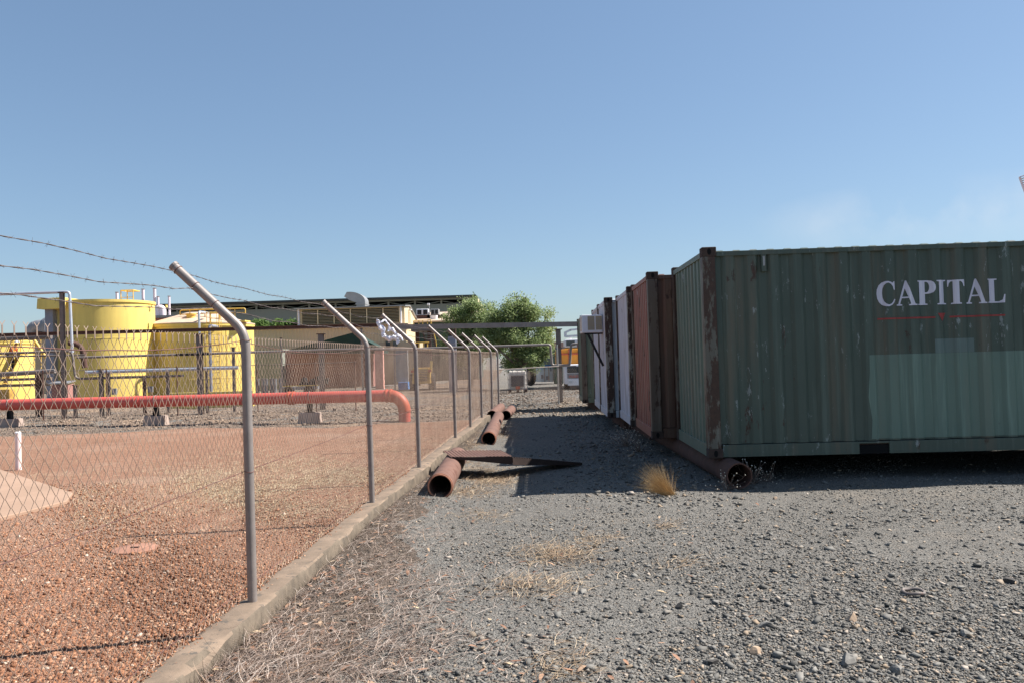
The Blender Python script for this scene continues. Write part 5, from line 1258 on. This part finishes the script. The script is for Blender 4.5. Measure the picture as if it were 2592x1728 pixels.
rooftop(1090, 782, 1110, 797, 'pale grey roof unit right of the rooftop lamp pole', 'air_handler', M['galv'])
a, b, c, e = rect(1087, 798, 1107, 808, 66.5); tag(MB().lathe([((b-a)/2*.85, 0), ((b-a)/2, e-c)], ((a+b)/2, 67, c), 20).build('tub', M['white'], smooth=True), 'white round tub hanging at the edge of the green building roof', 'tub')
p = at(1088, 797, 67); q = at(1086, 772, 67); t = thing('lamp_pole', p, 'thin rooftop lamp pole between the two roof units', 'lamp'); MB().tube([p, q], .03, 8).build('pole', M['galv'], t); MB().box(q.x-.15, q.x+.05, 66.9, 67.1, q.z-.02, q.z+.12).build('lamp_head', M['white'], t, bevel=.02)

# ------------------------------------------------ right background beyond the lane
def ibc():
    d = 38.6; x0, x1, z0, z1 = rect(1286, 935, 1334, 987, d); zb = .14; t = thing('bulk_tank', ((x0+x1)/2, d, 0), 'white caged plastic liquid tote on a pallet beyond the lane', 'tote')
    H = z1
    MB().box(x0+.04, x1-.04, d+.04, d+1.0, zb, H-.06).build('bottle', mat('stained_plastic', (.62, .58, .52), (.5, .42, .36), 4, .5, rust=.64, rcol=(.35, .12, .06), bump=0), t, bevel=.06)
    MB().box(x0+(x1-x0)*.16, x1-(x1-x0)*.18, d-.03, d-.005, zb+.12, H-.28).build('label_plate', mat('dark_plate', (.05, .052, .06), None, 3, .6, bump=0), t)
    mb = MB()
    for k in range(5): x = x0+(x1-x0)*k/4; mb.tube([(x, d, zb), (x, d, H)], .014, 5); mb.tube([(x, d+1.05, zb), (x, d+1.05, H)], .014, 5)
    for k in range(5): z = zb+(H-zb)*k/4; mb.tube([(x0, d, z), (x1, d, z), (x1, d+1.05, z), (x0, d+1.05, z)], .014, 5, closed=True)
    mb.build('cage', M['galv'], t, smooth=True)
    mb = MB()
    for k in range(3): x = x0+(x1-x0-.14)*k/2; mb.box(x, x+.14, d, d+1.05, 0, zb-.03)
    mb.box(x0, x1, d, d+1.05, zb-.03, zb); mb.build('pallet', M['rustdark'], t); MB().box((x0+x1)/2-.1, (x0+x1)/2+.1, d-.06, d, zb, zb+.14).build('valve', M['orangepipe'], t)
ibc()
d = 50; x0, x1, z0, z1 = rect(1367, 926, 1404, 966, d); xg = at(1346, 945, d+1.2).x
t = thing('skip_bin', ((x0+x1)/2, d, 0), 'pale blue metal waste bin with graffiti marks beyond the lane', 'bin')
n = MB(); a = (x0, d); b = (x1, d); c_ = (xg, d+1.4); e_ = (x1, d+1.6)
n.v = [(x0, d, .1), (x1, d, .1), (x1, d+1.6, .1), (xg, d+1.4, .1), (x0, d, z1), (x1, d, z1), (x1, d+1.6, z1), (xg, d+1.4, z1)]
n.f = [(3,2,1,0), (4,5,6,7), (0,1,5,4), (1,2,6,5), (2,3,7,6), (3,0,4,7)]; n.build('body', M['bluewhite'], t, fix=True)
for k in range(3): x = x0+(x1-x0)*(.3+.3*k); MB().box(x-.03, x+.03, d-.03, d-.002, .12, z1).build('rib', M['galv'], t)
MB().box(x0-.03, x1+.03, d-.05, d+.02, z1, z1+.08).build('rim', M['bluepaint'], t)
mb = MB()
for k, (u, v) in enumerate(((.08, .30), (.16, .30), (.42, .22), (.50, .22), (.58, .22), (.72, .7), (.30, .72))): mb.box(x0+(x1-x0)*u, x0+(x1-x0)*u+.05, d-.012, d-.003, v*z1, v*z1+.22)
mb.build('painted_marks', M['navy'], t)
c = at(1342, 938, 46); o = MB().tube([(c.x-.02, 46, .5), (c.x+.22, 46.12, .5)], .0, 3)
t = thing('tractor_tyre', (c.x, 46, 0), 'large black tyre standing between the tote and the waste bin', 'tyre'); ax = Vector((.9, .35, 0)).normalized(); cc = Vector((c.x, 46, .62)); uu = Vector((-ax.y, ax.x, 0))
MB().tube([cc+(uu*math.cos(a)+Vector((0, 0, 1))*math.sin(a))*.44 for a in np.linspace(0, 2*PI, 29)[:-1]], .17, 12, closed=True).build('tyre', M['black'], t, smooth=True)
MB().tube([cc-ax*.09, cc+ax*.09], .27, 20).build('rim', M['galv'], t, smooth=True)
wallbox(1404, 905, 1424, 963, 49, 1.5, mat('green_bin', (.02, .09, .06), None, 2, .6), 'green_bin', 'dark green bin beside the pale blue waste bin', 'bin')
def truck():
    d = 40; xl = at(1429, 930, d).x; t = thing('tipper_truck', (xl+1.1, d, 0), 'orange and white truck facing the lane, half hidden by the olive container', 'truck')
    W = 2.2; zb = lambda y: at(1445, y, d).z
    MB().box(xl, xl+W, d+.3, d+1.7, zb(972), zb(922)).build('cab_lower', M['white'], t, bevel=.05)
    MB().box(xl+.14, xl+W-.05, d+.26, d+.30, zb(957), zb(946)+.02).build('grille', M['greyduct'], t)
    MB().box(xl+.14, xl+W-.14, d+.24, d+.295, zb(943), zb(927)).build('windscreen', M['glass'], t, bevel=.02)
    MB().box(xl+.15, xl+W, d+.22, d+.30, zb(975), zb(958)).build('bumper', M['white'], t, bevel=.02)
    # maker's lettering across the front, hidden past the first letters by the container
    mb = MB(); zz0, zz1 = zb(955.5), zb(949.5); hh = zz1-zz0; x = xl+.22; yq = d+.25; w_ = .10; s_ = .03
    def st(a, b, c, e): mb.box(x+a, x+b, yq-.008, yq, zz0+c*hh, zz0+e*hh)
    st(0, s_, 0, 1); x += .07                       # I
    for c in (0, .42, .84): st(0, w_, c, c+.16)     # S
    st(0, s_, .58, .84); st(w_-s_, w_, .16, .42); x += .13
    st(0, s_, 0, 1); st(w_-s_, w_, 0, 1); st(s_, w_-s_, 0, .16); x += .13     # U
    st(0, w_, 0, .16); st(0, w_, .84, 1); mb.bar((x+.015, yq-.004, zz0+.16*hh), (x+w_-.015, yq-.004, zz0+.84*hh), .03, .008, (0, -1, 0)); x += .13
    st(0, s_, 0, 1); st(w_-s_, w_, 0, 1); st(s_, w_-s_, 0, .16)
    mb.build('lettering', M['orangepipe'], t)
    MB().box(xl-.15, xl+W, d+2.0, d+6, zb(925), zb(882)).build('tipper_body', M['orange'], t, bevel=.03)
    mb = MB()
    for k in range(4): mb.box(xl-.16+k*.5, xl-.06+k*.5, d+1.94, d+1.99, zb(925), zb(882))
    mb.box(xl-.16, xl+W, d+1.94, d+1.99, zb(897), zb(893)); mb.build('body_ribs', M['orangepipe'], t)
    for x in (xl+.15, xl+W-.15): MB().tube([(x-.12, d+1.0, .45), (x+.12, d+1.0, .45)], .45, 20).build('wheel', M['black'], t, smooth=True)
    for x in (xl+.2, xl+W-.4): MB().box(x, x+.18, d+.20, d+.26, zb(969), zb(963)).build('headlight', M['silver'], t)
truck()
d = 60; x0, x1, z0, z1 = rect(1429, 858, 1475, 880, d); t = thing('excavator_cab', (x0, d, 0), 'white machine cab and raised white frame above the orange truck', 'machine')
MB().box(x0, x1, d, d+1.5, -.1, z0).build('machine_body', M['orange'], t); MB().box(x0, x1, d, d+1.5, z0, z1).build('cab', M['white'], t, bevel=.15); MB().box(x0+.12, x0+.75, d-.03, d-.005, z0+.15, z1-.1).build('windscreen', M['glass'], t)
MB().box(x0+.9, x0+1.5, d-.03, d-.005, z0+.02, z0+.3).build('stripe', M['brick'], t)
x0, x1, z0, z1 = rect(1431, 833, 1475, 853, d); mb = MB(); mb.bar((x0+.35, d, z1-.06), (x1, d, z1), .2, .14).bar((x0, d, z0+.35), (x0+.38, d, z1-.06), .2, .16).bar((x0, d, z0+.02), (x0, d, z0+.4), .2, .14).bar((x0, d, z0+.06), (x1, d, z0+.1), .2, .16); mb.build('raised_frame', M['white'], t)
MB().box(x0+.3, x0+.45, d+.3, d+.45, at(1445, 860, d).z-.1, z0+.1).build('frame_strut', M['white'], t)
o = wallbox(1352, 880, 1425, 960, 64, 4, mat('teal_grey_cladding', (.11, .14, .125), None, .7, .7, bump=0), 'site_shed', 'grey green shed behind the waste bin and tree', 'building')
o = wallbox(1310, 866, 1480, 880, 150, 20, mat('pink_roofing', (.40, .25, .20), None, .7, .7, bump=0), 'far_building', 'pinkish far building low on the horizon behind the tree', 'building')
# traffic cones / red bits
c = gnd(1366, 922, 1.0); 
# upper right louvred frame (partly in view)
d = 22; p = at(2581, 449, d); t = thing('louvred_cowl', (p.x+.4, d+.3, p.z-2), 'tilted yellow louvred frame on a mast high at the right edge', 'cowl')
vx_ = Vector((.95, 0, .30)).normalized(); vz_ = Vector((.30, 0, -.95)).normalized(); o_ = Vector((p.x, d, p.z)); mb = MB(); mb2 = MB()
mb.bar(o_, o_+vx_*1.2, .06, .03).bar(o_, o_+vz_*1.2, .03, .06).bar(o_+vx_*1.2, o_+vx_*1.2+vz_*1.2, .03, .06).bar(o_+vz_*1.2, o_+vz_*1.2+vx_*1.2, .06, .03); mb.build('frame', M['pinkwhite'], t)
for k in range(20): a = o_+vz_*(.06+.057*k)+Vector((0, .02, 0)); mb2.bar(a, a+vx_*1.2, .05, .028)
mb2.build('slats', M['cream'], t); c = o_+vx_*.6+vz_*.6; MB().tube([(c.x, d+.15, 0), (c.x, d+.15, c.z)], .07, 10).build('mast', M['galv'], t, smooth=True)

# ------------------------------------------------ trees
def crown_leaves(blobs, n, ls, m, name, parent, seed=1):
    r = np.random.default_rng(seed); V = []; w_ = np.array([b[3]*b[4]*b[5] for b in blobs]); w_ = w_/w_.sum(); cen = []
    for i, b in enumerate(blobs):
        k = int(n*w_[i]/14); q = r.normal(0, 1, (k, 3)); q /= np.linalg.norm(q, axis=1)[:, None]; rad_ = r.uniform(.3, 1.15, k)**.75
        nc = 11; cc = r.normal(0, 1, (nc, 3)); cc /= np.linalg.norm(cc, axis=1)[:, None]; cc *= r.uniform(.35, 1.12, nc)[:, None]
        pick = r.integers(0, nc, k); c = np.array(b[:3])+(cc[pick]+q*rad_[:, None]*r.uniform(.25, .48, nc)[pick][:, None])*np.array(b[3:6]); cen.append(c)
    cen = np.concatenate(cen); P_ = np.repeat(cen, 14, 0)+r.normal(0, .13, (len(cen)*14, 3)); N = len(P_)
    a = r.normal(0, 1, (N, 3)); a /= np.linalg.norm(a, axis=1)[:, None]; b = r.normal(0, 1, (N, 3)); b -= (b*a).sum(1)[:, None]*a; b /= np.linalg.norm(b, axis=1)[:, None]
    s_ = ls*r.uniform(.6, 1.3, N)[:, None]; V = np.stack([P_-a*s_, P_+b*s_*.45, P_+a*s_, P_-b*s_*.45], 1).reshape(-1, 3); F = np.arange(N*4).reshape(-1, 4)
    return npmesh(name, V, F, m, parent=parent)
def tree(px, dd, blobs_px, lab, n, ls=.085, grp=None, seed=1, m=None, trunk=True, name='tree', cat='tree'):
    base = at(px, 960, dd); t = thing(name, (base.x, dd, -.05), lab, cat, grp); blobs = []; rnd = random.Random(seed)
    for x, y, rx, ry in blobs_px:
        c = at(x, y, dd+rnd.uniform(-.6, .6)); k = dd/FPX; blobs.append((c.x, c.y, c.z, rx*k, max(rx, ry)*k*.9, ry*k))
    crown_leaves(blobs, n, ls, m or M['leaf'], 'crown', t, seed)
    mb = MB(); fork = Vector((base.x+.1, dd, 1.1))
    if trunk: mb.tube([(base.x, dd, -.1), (base.x+.05, dd, .5), fork], [.17, .14, .12], 10)
    for b in blobs:
        e = Vector(b[:3]); c = fork if trunk else Vector((e.x, dd, -.05)); mid = c.lerp(e, .5)+Vector((rnd.gauss(0, .15), rnd.gauss(0, .15), .1)); mb.tube([c, mid, e, e+Vector((rnd.gauss(0, .3), rnd.gauss(0, .2), b[5]*.6))], [.07, .05, .025, .008], 6)
        for _ in range(5): d_ = Vector((rnd.gauss(0, b[3]*.6), rnd.gauss(0, b[4]*.6), rnd.gauss(0, b[5]*.5))); mb.tube([e, e+d_*.6, e+d_], [.02, .013, .005], 5)
    mb.build('trunk' if trunk else 'stems', M['bark'], t, smooth=True)
tree(1310, 43, ((1310,775,38,24),(1345,800,40,26),(1285,805,38,30),(1325,840,55,36),(1375,840,26,30),(1290,870,50,34),(1350,880,42,30),(1262,840,34,30),(1250,800,26,24),(1235,845,30,26),(1300,915,38,22),(1345,915,26,16),(1385,800,10,14),(1388,872,14,16),(1308,752,12,8),(1330,758,14,10)), 'broad leafy green tree with open airy top at the end of the lane', 46000, ls=.062, seed=3)
tree(1190, 47, ((1195,780,38,18),(1243,812,30,28),(1250,850,32,32),(1175,805,48,24),(1220,815,44,28),(1190,850,50,30),(1235,870,38,34),(1150,860,26,32),(1140,825,18,16),(1200,900,40,30),(1190,762,20,10),(1130,880,20,22)), 'leafy green tree overlapping the end of the large shed', 40000, ls=.062, seed=5)
for px, rx, ry, lab in ((650, 14, 7, 'small green bush on the roof edge nearest the conical tank'), (676, 12, 9, 'taller green bush beside the smallest one above the cream wall'), (708, 13, 8, 'round green bush above the cream wall nearer the louvres'), (736, 18, 6, 'low pale green bush touching the louvred storey')):
    dd = 62; t = thing('bush', (at(px, 828, dd).x, dd, at(px, 830, dd).z), lab, 'bush', 'bushes above the cream wall'); c = at(px, 823, dd+1); k = dd/FPX
    crown_leaves([(c.x, c.y, c.z, rx*k, rx*k, ry*k)], 1800, .11, M['leaf2'], 'foliage', t, seed=px)
    MB().tube([(c.x, c.y, c.z-.6), (c.x, c.y, c.z)], .04, 6).build('stem', M['bark'], t)
# planter terrace the bushes grow on
x0, x1, z0, z1 = rect(628, 828, 752, 833, 62); MB().box(x0, x1, 62.4, 66, z0-1, z1).build('planter_roof', M['pinkroof'], cb)
print('OBJECTS', len(bpy.data.objects), 'POLYS', sum(len(m.polygons) for m in bpy.data.meshes))
